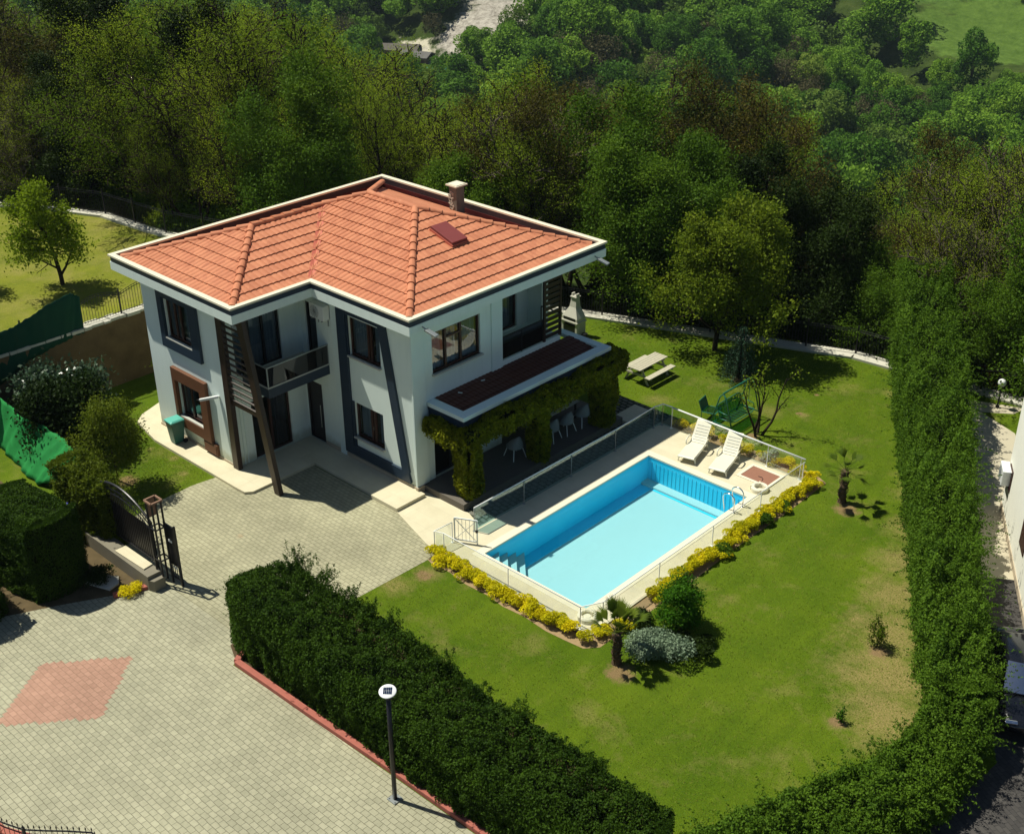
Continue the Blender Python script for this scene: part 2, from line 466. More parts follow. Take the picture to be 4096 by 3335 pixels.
def build_terrain():
    xs = np.concatenate([np.arange(-470,-60,5.), np.arange(-60,45,1.5), np.arange(45,160,6.)])
    ys = np.concatenate([np.arange(-60,20,8.), np.arange(20,64,1.0), np.arange(64,470,5.)])
    X, Y = np.meshgrid(xs, ys); Z = terr(X, Y)
    V = np.stack([X, Y, Z], -1).reshape(-1,3)
    ny, nx = X.shape
    i = np.arange(ny-1)[:,None]*nx + np.arange(nx-1)[None,:]
    Fq = np.stack([i, i+1, i+nx+1, i+nx], -1).reshape(-1,4)
    me = np_mesh('hillside_terrain', V, Fq, True)
    m, nt, out = newmat('woodland_ground')
    v = coords(nt)
    c = ramp(nt, noise(nt, v, .12, 6, .7), [(.3,(.025,.042,.010)),(.5,(.05,.08,.016)),(.7,(.07,.09,.025))])
    def patch(c, dx, dy, dz, r, sc, col, lo=.0, hi=.12, nsc=.05):
        tcv = coords(nt, 'Object', scale=sc)
        ds = N(nt, 'ShaderNodeVectorMath', operation='DISTANCE'); nt.links.new(tcv, ds.inputs[0])
        ds.inputs[1].default_value = (dx*sc[0], dy*sc[1], dz*sc[2])
        nn = noise(nt, v, nsc, 6, .7)
        a = N(nt, 'ShaderNodeMath', operation='MULTIPLY_ADD'); nt.links.new(ds.outputs['Value'], a.inputs[0]); a.inputs[1].default_value = -1/r; nt.links.new(nn, a.inputs[2])
        f = ramp(nt, a.outputs[0], [(lo,(0,0,0)),(hi,(1,1,1))])
        return mixc(nt, f, c, col)
    c = patch(c, -118, 336, 0, 55, (1,1,0), (.095,.165,.03), nsc=.08)
    c = patch(c, -152, 352, 0, 30, (1,1,0), (.085,.15,.03), nsc=.08)
    c = mixc(nt, 1.0, c, ramp(nt, noise(nt, v, .35, 6, .8), [(.35,(.55,.6,.5)),(.65,(1.1,1.05,1.0))]), 'MULTIPLY')
    rock = ramp(nt, noise(nt, v, .6, 6, .75), [(.35,(.20,.18,.15)),(.6,(.45,.42,.36))])
    c = patch(c, -235, 223, 0, 26, (1,1,0), (.50,.47,.36), nsc=.12)
    c = patch(c, -257, 206, 0, 12, (1,1,0), (.50,.47,.36), nsc=.12)
    c = patch(c, -219, 240, 0, 30, (1,1,0), rock, nsc=.12)
    c = patch(c, -226, 258, 0, 30, (1,1,0), rock, nsc=.12)
    principled(nt, out, c, .95, .05, 0, bump(nt, noise(nt, v, .9, 6, .7), .8, .5))
    tag(link_mesh('hillside_terrain', me, m), kind='structure')
build_terrain()

def sheet(name, polys, z, mat, kind='structure'):
    mb = MB()
    for p in polys:
        n = len(p)
        mb.add([(x,y,z) for x,y in p], [tuple(range(n))])
    o = mb.build(name, mat)
    return tag(o, kind=kind)
# lawn round the pool pit (one flat sheet)
back = [(x, y) for x, y in zip(FX, FY) if -28.1 < x <= 40]
DX0, DX1, DY0, DY1 = -8.3, -1.4, 23.85, 36.6
sheet('lawn', [
    [(-28.3,-12),(DX0,-12),(DX0,48.0-.4),(-17.1,43.4),(-28.0,39.0),(-28.3,39.0)],
    [(DX0,-12),(DX1,-12),(DX1,DY0),(DX0,DY0)],
    [(DX0,DY1),(DX1,DY1),(DX1,48.1),(-5.7,47.8),(DX0,46.8)],
    [(DX1,-12),(40,-12),(40,52),(2.0,48.4),(DX1,48.1)]], 0.0, M['lawn'])
D.objects['lawn'].data.update()
# neighbour lawn on the higher terrace
nl = [(-28.3,16.5),(-28.3,33.5),(-28.6,33.5),(-35.7,31.3),(-37.2,31.1),(-40.7,30.8),(-43.2,29.7),(-46.8,27.9),(-70,20),(-90,12),(-90,-12),(-50,-12),(-38,10)]
sheet('neighbour_lawn', [nl], 3.0, M['lawn2'])
sheet('driveway', [[(-18.15,21.56),(-18.3,20.6),(-18.25,19.3),(-17.9,17.6),(-17.6,16.45),(-9.1,16.45),(-8.3,20.0),(-8.15,23.9),(-8.3,24.72),(-18.15,24.72)]], .008, M['paver'])
sheet('street', [[(-45,-12),(8.3,-12),(8.3,15.7),(1.7,15.78),(-5.2,15.62),(-8.45,15.5),(-9.0,16.46),(-13.55,16.46),(-13.75,15.9),(-14.25,14.95),(-15.0,13.6),(-16.0,11.6),(-18,9.8),(-45,1)]], .004, M['paver2'])
dq = []
yy_ = 9.35
while yy_ < 13.6:
    t_ = yy_+.085
    def xr_(pa, pb): return pa[0]+(pb[0]-pa[0])*(t_-pa[1])/(pb[1]-pa[1])
    l_ = xr_((-11.22,9.3),(-12.75,11.6)) if t_ < 11.6 else xr_((-12.75,11.6),(-11.05,13.65))
    r_ = xr_((-11.22,9.3),(-9.3,11.55)) if t_ < 11.55 else xr_((-9.3,11.55),(-11.05,13.65))
    l_ = round(l_/.12)*.12; r_ = round(r_/.12)*.12
    if r_ > l_: dq.append([(l_,yy_),(r_,yy_),(r_,yy_+.17),(l_,yy_+.17)])
    yy_ += .17
sheet('red_paving_diamond', dq, .009, M['paverred'])
sheet('hedge_bed_soil', [[(-9.3,16.0),(-8.4,15.6),(-5.2,15.75),(1.7,15.9),(6.5,15.9),(6.5,19.2),(-8.4,19.6),(-10.0,18.2)]], .010, plain('soil_with_shade', (.085,.06,.035), .95, .05, var=.3, scale=4, bstr=.4))  # soil colour darkened to carry the shadow gap under the hedge
sheet('shaded_soil_bed', [[(-13.8,15.86),(-14.24,14.93),(-15.0,13.6),(-16.0,11.6),(-18,9.8),(-25,8.6),(-25,15.86)]], .003, plain('bed_soil_and_shade', (.10,.075,.04), .95, .05, var=.4, scale=3, bstr=.5))  # dark colour stands for bed soil and the shade on it together
sheet('dark_paving', [[(8.3,-12),(40,-12),(40,48),(16,48),(6.9,35.7),(5.6,35.2),(10.2,27.2),(9.9,24.0),(8.6,20.5),(8.3,16)]], .006, M['paverdark'])
sheet('concrete_path', [[(-.6,46.9),(2.2,48.0),(2.05,47.2),(.96,46.45),(2.79,45.6),(4.7,42.5),(6.5,42.0),(8.8,36.6),(6.9,35.7),(5.2,34.6),(2.5,38.6),(.4,42.5),(-2.2,46.9)]], .010, M['concpath'])
sheet('mulch_strip', [[(-8.4,23.84),(-8.45,23.4),(-7.9,23.25),(-7.1,23.32),(-6.2,23.20),(-5.2,23.26),(-4.5,23.16),(-3.6,23.24),(-2.6,23.16),(-1.9,23.22),(-1.2,23.3),(-.85,23.7),(-.82,26),(-.78,28),(-.86,31),(-.78,34),(-.8,37.0),(-1.38,37.3),(-8.3,37.3),(-8.3,36.62),(-1.38,36.62),(-1.38,23.84)]], .006, M['mulch'])
# walkway slabs (real steps)
def structbox(name, mat, polys, bevel=0):
    mb = MB()
    for p, z0, z1 in polys: mb.prism(p, z0, z1)
    return tag(mb.build(name, mat, bevel=bevel), kind='structure')
structbox('stone_walkway', M['slab'], [
    ([(-24.15,21.9),(-22.3,21.55),(-16.9,21.58),(-16.3,21.60),(-16.1,21.85),(-16.1,24.76),(-12.62,24.74),(-12.62,26.04),(-17.94,26.04),(-17.94,22.49),(-24.3,22.49)], -.1, .11),
    ([(-24.3,22.49),(-24.15,21.9),(-24.6,22.4),(-25.4,24.5),(-25.4,35),(-23.22,35),(-23.22,22.49)], -.1, .105)])
structbox('door_step', M['slab'], [([(-12.62,24.62),(-11.18,24.62),(-11.18,26.04),(-12.62,26.04)], -.1, .17)], .01)
structbox('stone_landing', M['slab'], [([(-11.18,24.62),(-8.95,23.95),(-8.32,23.86),(-8.32,26.0),(-9.2,26.35),(-11.5,26.3),(-11.18,26.04)], -.1, .035)])

# pool deck and pool
PX0, PX1, PY0, PY1 = -6.98, -2.37, 24.84, 34.11
structbox('pool_deck', M['slab'], [
    ([(DX0,DY0),(DX1,DY0),(DX1,PY0-.3),(DX0,PY0-.3)], -.15, .05),
    ([(DX0,PY1+.3),(DX1,PY1+.3),(DX1,DY1),(DX0,DY1)], -.15, .05),
    ([(DX0,PY0-.3),(PX0-.3,PY0-.3),(PX0-.3,PY1+.3),(DX0,PY1+.3)], -.15, .05),
    ([(PX1+.3,PY0-.3),(DX1,PY0-.3),(DX1,PY1+.3),(PX1+.3,PY1+.3)], -.15, .05)])
mb = MB()
for p in [[(PX0-.3,PY0-.3),(PX1+.3,PY0-.3),(PX1+.3,PY0+.02),(PX0-.3,PY0+.02)], [(PX0-.3,PY1-.02),(PX1+.3,PY1-.02),(PX1+.3,PY1+.3),(PX0-.3,PY1+.3)],
          [(PX0-.3,PY0+.02),(PX0+.02,PY0+.02),(PX0+.02,PY1-.02),(PX0-.3,PY1-.02)], [(PX1-.02,PY0+.02),(PX1+.3,PY0+.02),(PX1+.3,PY1-.02),(PX1-.02,PY1-.02)]]:
    mb.prism(p, .0, .062)
pool = thing('swimming_pool', 'long rectangular swimming pool of turquoise water with pale stone rim', 'swimming pool', (-4.7, 29.5, 0))
mb.build('coping', M['coping'], pool)
ZF = -1.12
mb = MB(); b0 = [(PX0,PY0),(PX1,PY0),(PX1,PY1),(PX0,PY1)]
for i in range(4):
    a, b = b0[i], b0[(i+1)%4]
    mb.add([(*a,ZF),(*b,ZF),(*b,.0),(*a,.0)], [(3,2,1,0)])
mb.build('pool_wall', M['pool_wall'], pool)
# liner seams on the end wall
mb = MB()
for k in range(1, 24):
    x = PX0 + (PX1-PX0)*k/24; mb.box(x-.006, x+.006, PY1-.012, PY1-.001, ZF+.15, -.2)
mb.build('liner_seams', plain('seam', (.02,.36,.52), .5), pool)
mb = MB(); mb.add([(*p,ZF) for p in b0], [(0,1,2,3)]); mb.build('pool_floor', M['pool_in'], pool)
mb = MB(); mb.box(PX0+.002,PX1-.002,PY1-.40,PY1-.002,ZF-.01,ZF+.11)
mb.build('floor_ledge', M['pool_in'], pool)
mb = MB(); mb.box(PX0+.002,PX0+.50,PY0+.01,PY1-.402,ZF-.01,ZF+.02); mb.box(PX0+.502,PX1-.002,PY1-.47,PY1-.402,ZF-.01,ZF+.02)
mb.build('floor_line_and_blue_shade', M['pool_wall'], pool)  # left strip paints the floor's shade blue; back strip is a liner line
for L, z in [(2.05,-.92),(1.62,-.70),(1.18,-.48),(.76,-.26)]:
    mb = MB(); mb.prism([(PX0+.003,PY0+.003),(PX0+L,PY0+.003),(PX0+.003,PY0+L)], ZF-.01, z)
    mb.build('pool_step', M['pool_in'], pool)
mb = MB(); mb.add([(PX0+.001,PY0+.001,-.085),(PX1-.001,PY0+.001,-.085),(PX1-.001,PY1-.001,-.085),(PX0+.001,PY1-.001,-.085)], [(0,1,2,3)])
mb.build('water', M['water'], pool)

# kerbs
def strip(pts, w, z0, z1):
    mb = MB()
    for a, b in zip(pts[:-1], pts[1:]):
        a = Vector((*a,0)); b = Vector((*b,0)); d = (b-a).normalized(); n = Vector((-d.y,d.x,0))*w/2
        a2 = a; b2 = b
        mb.prism([(p.x,p.y) for p in (a2-n,b2-n,b2+n,a2+n)], z0, z1)
    return mb
tag(strip([(-8.75,16.2),(-8.42,15.62),(-5.2,15.70),(-2,15.82),(1.7,15.90),(7,15.94)], .20, -.05, .15).build('red_kerb', M['redbrick'], bevel=.02), kind='structure')
tag(strip([(-13.80,15.92),(-14.2,14.86)], .2, -.05, .13).build('red_kerb', M['redbrick'], bevel=.02), kind='structure')
tag(strip([(-28.0,39.0),(-17.1,43.4),(-12.0,45.35),(-5.7,47.8),(2.0,48.4),(12,49.5)], .75, -1.2, .10).build('stone_kerb', M['palestone']), kind='structure')
tag(strip([(-70,19.5),(-46.8,27.5),(-43.2,29.5),(-40.7,30.6),(-37.2,30.9),(-35.7,31.1),(-28.6,33.3)], .55, 1.2, 3.12).build('stone_kerb', M['palestone']), kind='structure')
tag(strip([(-8.3,23.75),(-1.3,23.78)], .05, -.02, .07).build('mulch_edging', M['concrete']), kind='structure')
# retaining wall of the terrace
mb = MB(); mb.box(-28.35,-27.95,16.4,39,-3,3.02)
w = mb.build('retaining_wall', M['darkrock']); tag(w, 'dark stone retaining wall below the raised neighbouring lawn left of the villa', 'wall')
w2 = MB()
rr = random.Random(3)
y = 16.5
while y < 38:
    l = rr.uniform(.3,.7); w2.obox((-28.15+rr.uniform(-.04,.04), y+l/2, 3.06), (.5+rr.uniform(-.05,.1), l-.03, .09+rr.uniform(0,.05)), rr.uniform(-.06,.06)); y += l
cap = w2.build('cap_stones', M['palestone'], w, local=False)
# ------------------------------------------------------------------ the villa
X0, X1, X2, Y0, Y1, Y2 = -24.38, -16.31, -10.99, 21.95, 25.47, 36.1     # roof outline
ZT = 7.375
WL, WF, WE, WR = 22.5, 26.05, -17.95, -11.6                              # wall planes
HX0 = -23.22; HY1 = 35.3
villa = thing('villa', 'two-storey white villa with orange tiled hip roof and dark angular frames beside the pool', 'house', (-17.5, 29, 0))

def wallpanel(mb, axis, plane, u0, u1, z0, z1, holes, depth, inw):
    us = sorted({u0,u1,*[h[0] for h in holes],*[h[1] for h in holes]})
    zs = sorted({z0,z1,*[h[2] for h in holes],*[h[3] for h in holes]})
    P = (lambda u,z,d: (u, plane+d*inw, z)) if axis == 'y' else (lambda u,z,d: (plane+d*inw, u, z))
    for i in range(len(us)-1):
        for j in range(len(zs)-1):
            cu = (us[i]+us[i+1])/2; cz = (zs[j]+zs[j+1])/2
            if any(h[0]<cu<h[1] and h[2]<cz<h[3] for h in holes): continue
            mb.add([P(us[i],zs[j],0),P(us[i+1],zs[j],0),P(us[i+1],zs[j+1],0),P(us[i],zs[j+1],0)], [(0,1,2,3)])
    for a,b,c,d in holes:
        q = [(a,c),(b,c),(b,d),(a,d)]
        for k in range(4):
            p1, p2 = q[k], q[(k+1)%4]
            mb.add([P(*p1,0),P(*p2,0),P(*p2,depth),P(*p1,depth)], [(0,1,2,3)])

def window(parent, axis, plane, inw, a, b, c, d, mull=(), depth=.14, fw=.07, curt=None, name='window', fm='winframe', transom=None, glass='glass', sill=True, handle=False):
    """frame (part) > pane, curtain, sill (sub-parts)"""
    P = (lambda u,z,dd: (u, plane+dd*inw, z)) if axis == 'y' else (lambda u,z,dd: (plane+dd*inw, u, z))
    def pbox(mb, u0,u1,z0,z1,d0,d1):
        p = P(u0,z0,d0); q = P(u1,z1,d1)
        mb.box(min(p[0],q[0]),max(p[0],q[0]),min(p[1],q[1]),max(p[1],q[1]),min(p[2],q[2]),max(p[2],q[2]))
    mb = MB(); d0, d1 = depth-.06, depth+.01
    pbox(mb,a,a+fw,c,d,d0,d1); pbox(mb,b-fw,b,c,d,d0,d1); pbox(mb,a+fw,b-fw,c,c+fw,d0,d1); pbox(mb,a+fw,b-fw,d-fw,d,d0,d1)
    for m in mull: pbox(mb, m-fw*.7, m+fw*.7, c+fw, d-fw, d0-.004, d1-.004)
    if transom: pbox(mb, transom[0], transom[1], transom[2]-fw/2, transom[2]+fw/2, d0-.002, d1-.006)
    f = mb.build(name, M[fm], parent)
    g = MB(); g.add([P(a+.01,c+.01,depth-.012),P(b-.01,c+.01,depth-.012),P(b-.01,d-.01,depth-.012),P(a+.01,d-.01,depth-.012)], [(0,1,2,3)])
    g.build('pane', M[glass], f)
    for (ca, cb) in (curt or []):
        k = MB(); n = max(8, int((cb-ca)/.035)); vs = []
        for i in range(n+1):
            u = ca + (cb-ca)*i/n; dd = depth+.14 + .04*math.sin(u*38) + .02*math.sin(u*17+1)
            vs += [P(u,c+.02,dd), P(u,d-.02,dd)]
        k.add(vs, [(2*i,2*i+2,2*i+3,2*i+1) for i in range(n)])
        k.build('curtain', M['curtain'], f)
    if sill:
        s = MB(); pbox(s, a-.05, b+.05, c-.06, c+.0, -.13, depth-.06); s.build('sill', M['sill'], f)
    if handle:
        s = MB(); pbox(s, handle[0], handle[0]+.02, handle[1], handle[1]+.14, d0-.05, d0-.03); s.build('handle', M['steel'], f)
    return f

# walls ------------------------------------------------------------------
mb = MB()
zb, zt = -.05, 6.76
upL = (-21.62,-19.92,4.56,6.18); loL = (-21.42,-19.84,1.22,2.74)
wallpanel(mb,'y',WL,HX0,WE,zb,zt,[upL,loL],.2,1)
# entrance wall (faces the balcony); upper glazed door, lower sliding door, dark entrance door
eU = (22.95,25.1,3.86,6.25); eL = (23.4,25.2,.14,2.62)
wallpanel(mb,'x',WE,WL,WF,zb,zt,[eU,eL],.2,-1)
upF = (-15.0,-13.29,4.64,6.2); loF = (-14.95,-13.35,1.22,2.68)
eD = (-17.92,-16.95,.12,2.72); eUd = (-17.62,-16.95,3.86,6.1)
wallpanel(mb,'y',WF,WE,WR,zb,zt,[upF,loF,eD,eUd],.2,1)
upR = (27.04,29.5,4.6,6.2); gR = (26.98,28.7,.32,2.6)
wallpanel(mb,'x',WR,WF,30.6,zb,zt,[upR,gR],.2,-1)
# returns of the recessed loggia
mb.add([(WR,30.6,zb),(-13.4,30.6,zb),(-13.4,30.6,zt),(WR,30.6,zt)], [(0,1,2,3)])
uB = (31.3,33.4,3.9,6.2); gB = (31.0,33.6,.32,2.6)
wallpanel(mb,'x',-13.4,30.6,HY1,zb,zt,[uB,gB],.2,-1)
mb.add([(HX0,HY1,zb),(-13.4,HY1,zb),(-13.4,HY1,zt),(HX0,HY1,zt)], [(3,2,1,0)])
mb.add([(HX0,WL,zb),(HX0,HY1,zb),(HX0,HY1,zt),(HX0,WL,zt)], [(3,2,1,0)])
mb.build('wall', M['wall'], villa)
# loggia slab and back corner pier
mb = MB(); mb.box(-13.4,WR-.01,30.61,34.05,3.62,3.84); mb.box(-13.4,-12.62,34.05,34.3,3.62,6.76)
mb.build('loggia_floor', M['wall'], villa)
# pilasters on the right wall
for bx_ in ((WR-.02,WR+.07,WF-.06,26.62,.12,6.76),(WR-.02,WR+.06,30.06,30.64,3.4,6.76),(WR-.02,WR+.03,26.62,26.96,.1,3.3),(-15.98,-15.62,WF-.05,WF,.1,6.76)):
    MB().box(*bx_).build('pilaster', M['trimwhite'], villa, bevel=.01)
for bx_ in ((HX0-.03,WE-.1,WL-.03,WL-.001,.0,.2),(-16.9,WR+.1,WF-.035,WF-.001,.0,.26),(WR+.001,WR+.12,WF-.09,26.66,-.05,.30)):
    MB().box(*bx_).build('plinth', M['plinth'], villa)
# windows
window(villa,'y',WL,1,*upL,mull=[-21.1,-20.75],curt=[(-21.55,-21.15),(-20.7,-19.98)],handle=(-20.72,5.2))
window(villa,'y',WL,1,*loL,mull=[-20.75],curt=[(-21.38,-20.95)])
window(villa,'y',WF,1,*upF,mull=[-14.02,-13.86],curt=[(-14.92,-14.1),(-13.8,-13.34)],handle=(-13.95,5.3))
window(villa,'y',WF,1,*loF,mull=[-14.1,-13.92],curt=[(-14.88,-14.18),(-13.86,-13.42)],handle=(-13.98,1.8))
window(villa,'x',WR,-1,*upR,mull=[27.78,28.55],transom=(27.78,28.55,5.78),curt=[(27.1,27.7),(27.85,28.5),(28.62,29.45)])
window(villa,'x',WR,-1,*gR,name='sliding_door',mull=[27.85],glass='darkglass',sill=False,fm='black')
window(villa,'x',-13.4,-1,*uB,name='balcony_door',mull=[32.3],curt=[(32.4,33.3)],sill=False)
window(villa,'x',-13.4,-1,*gB,name='sliding_door',mull=[32.3],glass='darkglass',sill=False,fm='black')
window(villa,'x',WE,-1,*eU,name='balcony_door',mull=[23.7,24.35],curt=[(22.98,23.65),(23.75,25.05)],sill=False,fm='black')
window(villa,'x',WE,-1,*eL,name='sliding_door',mull=[24.3],glass='darkglass',sill=False,curt=[(24.6,25.1)])
window(villa,'y',WF,1,*eUd,name='balcony_door',glass='darkglass',sill=False,fm='black',fw=.09)
# entrance door
mb = MB(); a,b,c,d = eD
mb.frame('y', WF+.03, WF+.17, [(a,c),(b,c),(b,d),(a,d)], [(a+.09,c+.02),(b-.09,c+.02),(b-.09,d-.09),(a+.09,d-.09)])
mb.box(a+.09,b-.09,WF+.09,WF+.14,c+.02,d-.09)
for k in range(4): mb.box(a+.18,b-.18,WF+.075,WF+.09,c+.2+k*.6,c+.62+k*.6)
dr = mb.build('entrance_door', M['darkwood'], villa)
mb = MB(); mb.tube([(b-.22,WF+.02,.75),(b-.22,WF+.02,1.75)], .018, 8); mb.bar((b-.22,WF+.02,.85),(b-.22,WF+.09,.85),.02,.02); mb.bar((b-.22,WF+.02,1.65),(b-.22,WF+.09,1.65),.02,.02)
mb.build('handle', M['steel'], dr)
# ornamental frames -------------------------------------------------------
mb = MB(); mb.frame('y', WL-.13, WL-.002, [(-21.98,4.10),(-19.37,4.10),(-19.37,6.74),(-21.98,6.74)], [(-21.66,4.52),(-19.88,4.52),(-19.88,6.22),(-21.66,6.22)])
mb.build('navy_window_surround', M['navy'], villa, bevel=.01)
mb = MB(); mb.frame('y', WL-.16, WL-.002, [(-21.66,.76),(-19.34,.70),(-19.34,3.30),(-21.66,3.30)], [(-21.46,1.18),(-19.80,1.18),(-19.80,2.78),(-21.46,2.78)])
mb.build('brown_window_surround', M['brownframe'], villa, bevel=.01)
mb = MB(); mb.box(-19.96,-19.08,WL-.12,WL-.003,.2,.69); mb.box(-19.90,-19.14,WL-.135,WL-.121,.26,.63)
mb.build('meter_cupboard', M['brownframe'], villa, bevel=.008)
# big slanted frame: left band, bottom band, slanted band
e = .10
mb = MB(); mb.extr([(-15.6,.36),(-11.86,.36),(-11.98,.78),(-15.10,.78)], 'y', WF-e, WF-.002)
mb.extr([(-15.6,.36),(-15.10,.78),(-15.10,6.74),(-15.6,6.74)], 'y', WF-e, WF-.002)
mb.extr([(-12.33,.78),(-11.98,.78),(-11.93,.78),(-12.86,6.30),(-13.26,6.30)], 'y', WF-e, WF-.002)
mb.extr([(-15.10,6.30),(-12.86,6.30),(-12.92,6.74),(-15.10,6.74)], 'y', WF-e, WF-.002)
mb.build('slanted_navy_frame', M['navy'], villa)
mb = MB(); mb.box(-15.09,-14.96,WF-.055,WF-.002,.79,2.70); mb.box(-15.09,-15.01,WF-.055,WF-.002,4.6,6.29)
mb.build('navy_infill', M['navy'], villa)
# soffit and fascia -----------------------------------------------------
L6 = [(X0,Y0),(X1,Y0),(X1,Y1),(X2,Y1),(X2,Y2),(X0,Y2)]
def inset(poly, d):
    n = len(poly); out = []
    for i in range(n):
        p0 = Vector(poly[i-1]); p1 = Vector(poly[i]); p2 = Vector(poly[(i+1)%n])
        a = (p1-p0).normalized(); b = (p2-p1).normalized()
        na = Vector((-a.y,a.x)); nb = Vector((-b.y,b.x))
        out.append(tuple(p1 + (na+nb)*d if abs(a.dot(b)) < .5 else p1 + na*d))
    return out
def ring(mb, po, pi, z0, z1):
    n = len(po)
    vs = [(*p,z0) for p in po]+[(*p,z0) for p in pi]+[(*p,z1) for p in po]+[(*p,z1) for p in pi]
    fs = []
    for i in range(n):
        j=(i+1)%n
        fs += [(i,n+i,n+j,j),(2*n+i,2*n+j,3*n+j,3*n+i),(i,j,2*n+j,2*n+i),(n+i,3*n+i,3*n+j,n+j)]
    mb.add(vs, fs)
mb = MB(); mb.add([(*p,6.77) for p in inset(L6,.08)], [tuple(range(6))[::-1]])
for i in (0,):
    pass
mb.build('soffit', M['wall'], villa)
mb = MB(); ring(mb, inset(L6,.035), inset(L6,.2), 6.745, 7.075); mb.build('fascia', M['wall'], villa)
mb = MB(); ring(mb, inset(L6,.065), inset(L6,.2), 7.076, 7.29); mb.build('navy_fascia_band', M['navy'], villa)
mb = MB(); ring(mb, L6, inset(L6,.225), 7.291, ZT); mb.build('coping', M['coping'], villa, bevel=.012)
# inner face of the parapet: painted-in shade above dark red membrane
mb = MB(); pi = inset(L6,.226); pj = inset(L6,.25)
ring(mb, inset(L6,.202), pi, 6.81, 7.29); mb.build('parapet_inner_face', M['gutterdark'], villa)
mb = MB(); ring(mb, inset(L6,.227), pj, 6.81, 7.06); mb.build('membrane_upstand', M['gutter'], villa)
mb = MB(); mb.add([(*p,6.80) for p in inset(L6,.1)], [tuple(range(6))]); mb.build('gutter_floor', M['gutter'], villa)

# roof tiles -------------------------------------------------------------
E0 = 7.26; SL = .33; IN = .28
ix0, ix1, ix2, iy0, iy1, iy2 = X0+.5, X1-IN, X2-IN, Y0+IN, Y1+IN, Y2-.45
wm = (ix0+ix1)/2; wh = (ix1-ix0)/2; mh = (iy2-iy1)/2; ym = (iy1+iy2)/2
P2 = (wm, iy0+wh, E0+SL*wh); J = (wm, iy1+wh, E0+SL*wh)
P1 = (ix2-mh, ym, E0+SL*mh); P3 = (ix0+mh, ym, E0+SL*mh)
roof = MB(); roof.add([(ix1,iy1,E0-.35),(ix1,iy1,E0-.34),(ix2,iy2,E0-.35)], [(0,1,2)])
def tiles(name, org, ud, nd, U0, U1, V, lim, tw=.25, ch=.49, amp=.050, step=.048):
    """org: eave origin; ud: unit along the eave; nd: horizontal unit up the slope; V horizontal run; lim(v)->(umin,umax)"""
    up = Vector((0,0,1)); ud = Vector(ud); nd = Vector(nd); org = Vector(org)
    nrm = (up - nd*SL).normalized(); hv = math.sqrt(1+SL*SL)
    nc = int(math.ceil(V*hv/ch)); nu = int((U1-U0)/tw*8)+1
    us = np.linspace(U0, U1, nu)
    wave = np.abs(np.cos(np.pi*us/tw))**.6*amp
    rows = []
    vv = []
    for c in range(nc):
        v0 = c*ch/hv; v1 = min((c+1)*ch/hv, V-.001)
        if v1 <= v0: break
        vv += [(v0-(.02 if c else 0), step), (v1, .0)]
    A = np.array(org); Uv = np.array(ud); Nv = np.array(nd); Nr = np.array(nrm)
    V_ = []; ok = []
    for v, h in vv:
        lo, hi = lim(v)
        if hi < lo: lo = hi = (lo+hi)/2
        uc = np.clip(us, lo, hi)
        jit = .004*np.sin(us*3.1+v*5)
        p = A + uc[:,None]*Uv + v*Nv + np.array([0,0,1])*(v*SL) + (wave+h+jit)[:,None]*Nr
        V_.append(p); ok.append(uc)
    V_ = np.array(V_); ok = np.array(ok)
    nr = len(vv)
    Fq = []
    for r in range(nr-1):
        i = r*nu + np.arange(nu-1)
        good = (np.abs(ok[r,1:]-ok[r,:-1]) + np.abs(ok[r+1,1:]-ok[r+1,:-1])) > 1e-6
        q = np.stack([i, i+1, i+nu+1, i+nu], -1)[good]
        Fq.append(q)
    me = np_mesh(name, V_.reshape(-1,3), np.concatenate(Fq))
    return link_mesh(name, me, M['tile'], villa, False)
# right face of the main roof (faces the pool, +x)
Wm = iy2-iy1
tiles('roof_tiles', (ix2,iy1,E0), (0,1,0), (-1,0,0), 0, Wm, mh, lambda v: (v, Wm-v), amp=.034, step=.042)
# front face (-y), origin at the inner corner valley; valley runs to J, then hip to P3
def limf(v):
    lo = -v if v <= wh else (ix0+v) - ix1
    return (max(lo, ix0+v-ix1) if v > wh else lo, (ix2-ix1)-v)
tiles('roof_tiles', (ix1,iy1,E0), (1,0,0), (0,1,0), -wh-.2, ix2-ix1, mh, limf)
# wing front face (-y): hip triangle
Ww = ix1-ix0
tiles('roof_tiles', (ix0,iy0,E0), (1,0,0), (0,1,0), 0, Ww, wh, lambda v: (v, Ww-v))
# wing right face (+x): from front hip to valley
Lw = iy1-iy0
tiles('roof_tiles', (ix1,iy0,E0), (0,1,0), (-1,0,0), 0, Lw+wh, wh, lambda v: (v, Lw+v), amp=.034, step=.042)
# back and left slopes
mb = MB()
mb.add([(ix2,iy2,6.95),(ix0,iy2,6.95),(P3[0],P3[1],P3[2]),(P1[0],P1[1],P1[2])], [(0,1,2,3)])
lx = ix0+.22
mb.add([(ix0+.01,iy0+.02,E0),(ix0+.01,iy0+.3,6.86),(lx,P2[1],6.86),(lx,J[1],6.86),(lx,P3[1],6.86),(ix0+.01,iy2-.01,6.93),P3,J,P2],
       [(0,1,2,8),(8,2,3,7),(7,3,4,6),(6,4,5)])
mb.build('rear_roof_slope', M['tile'], villa)
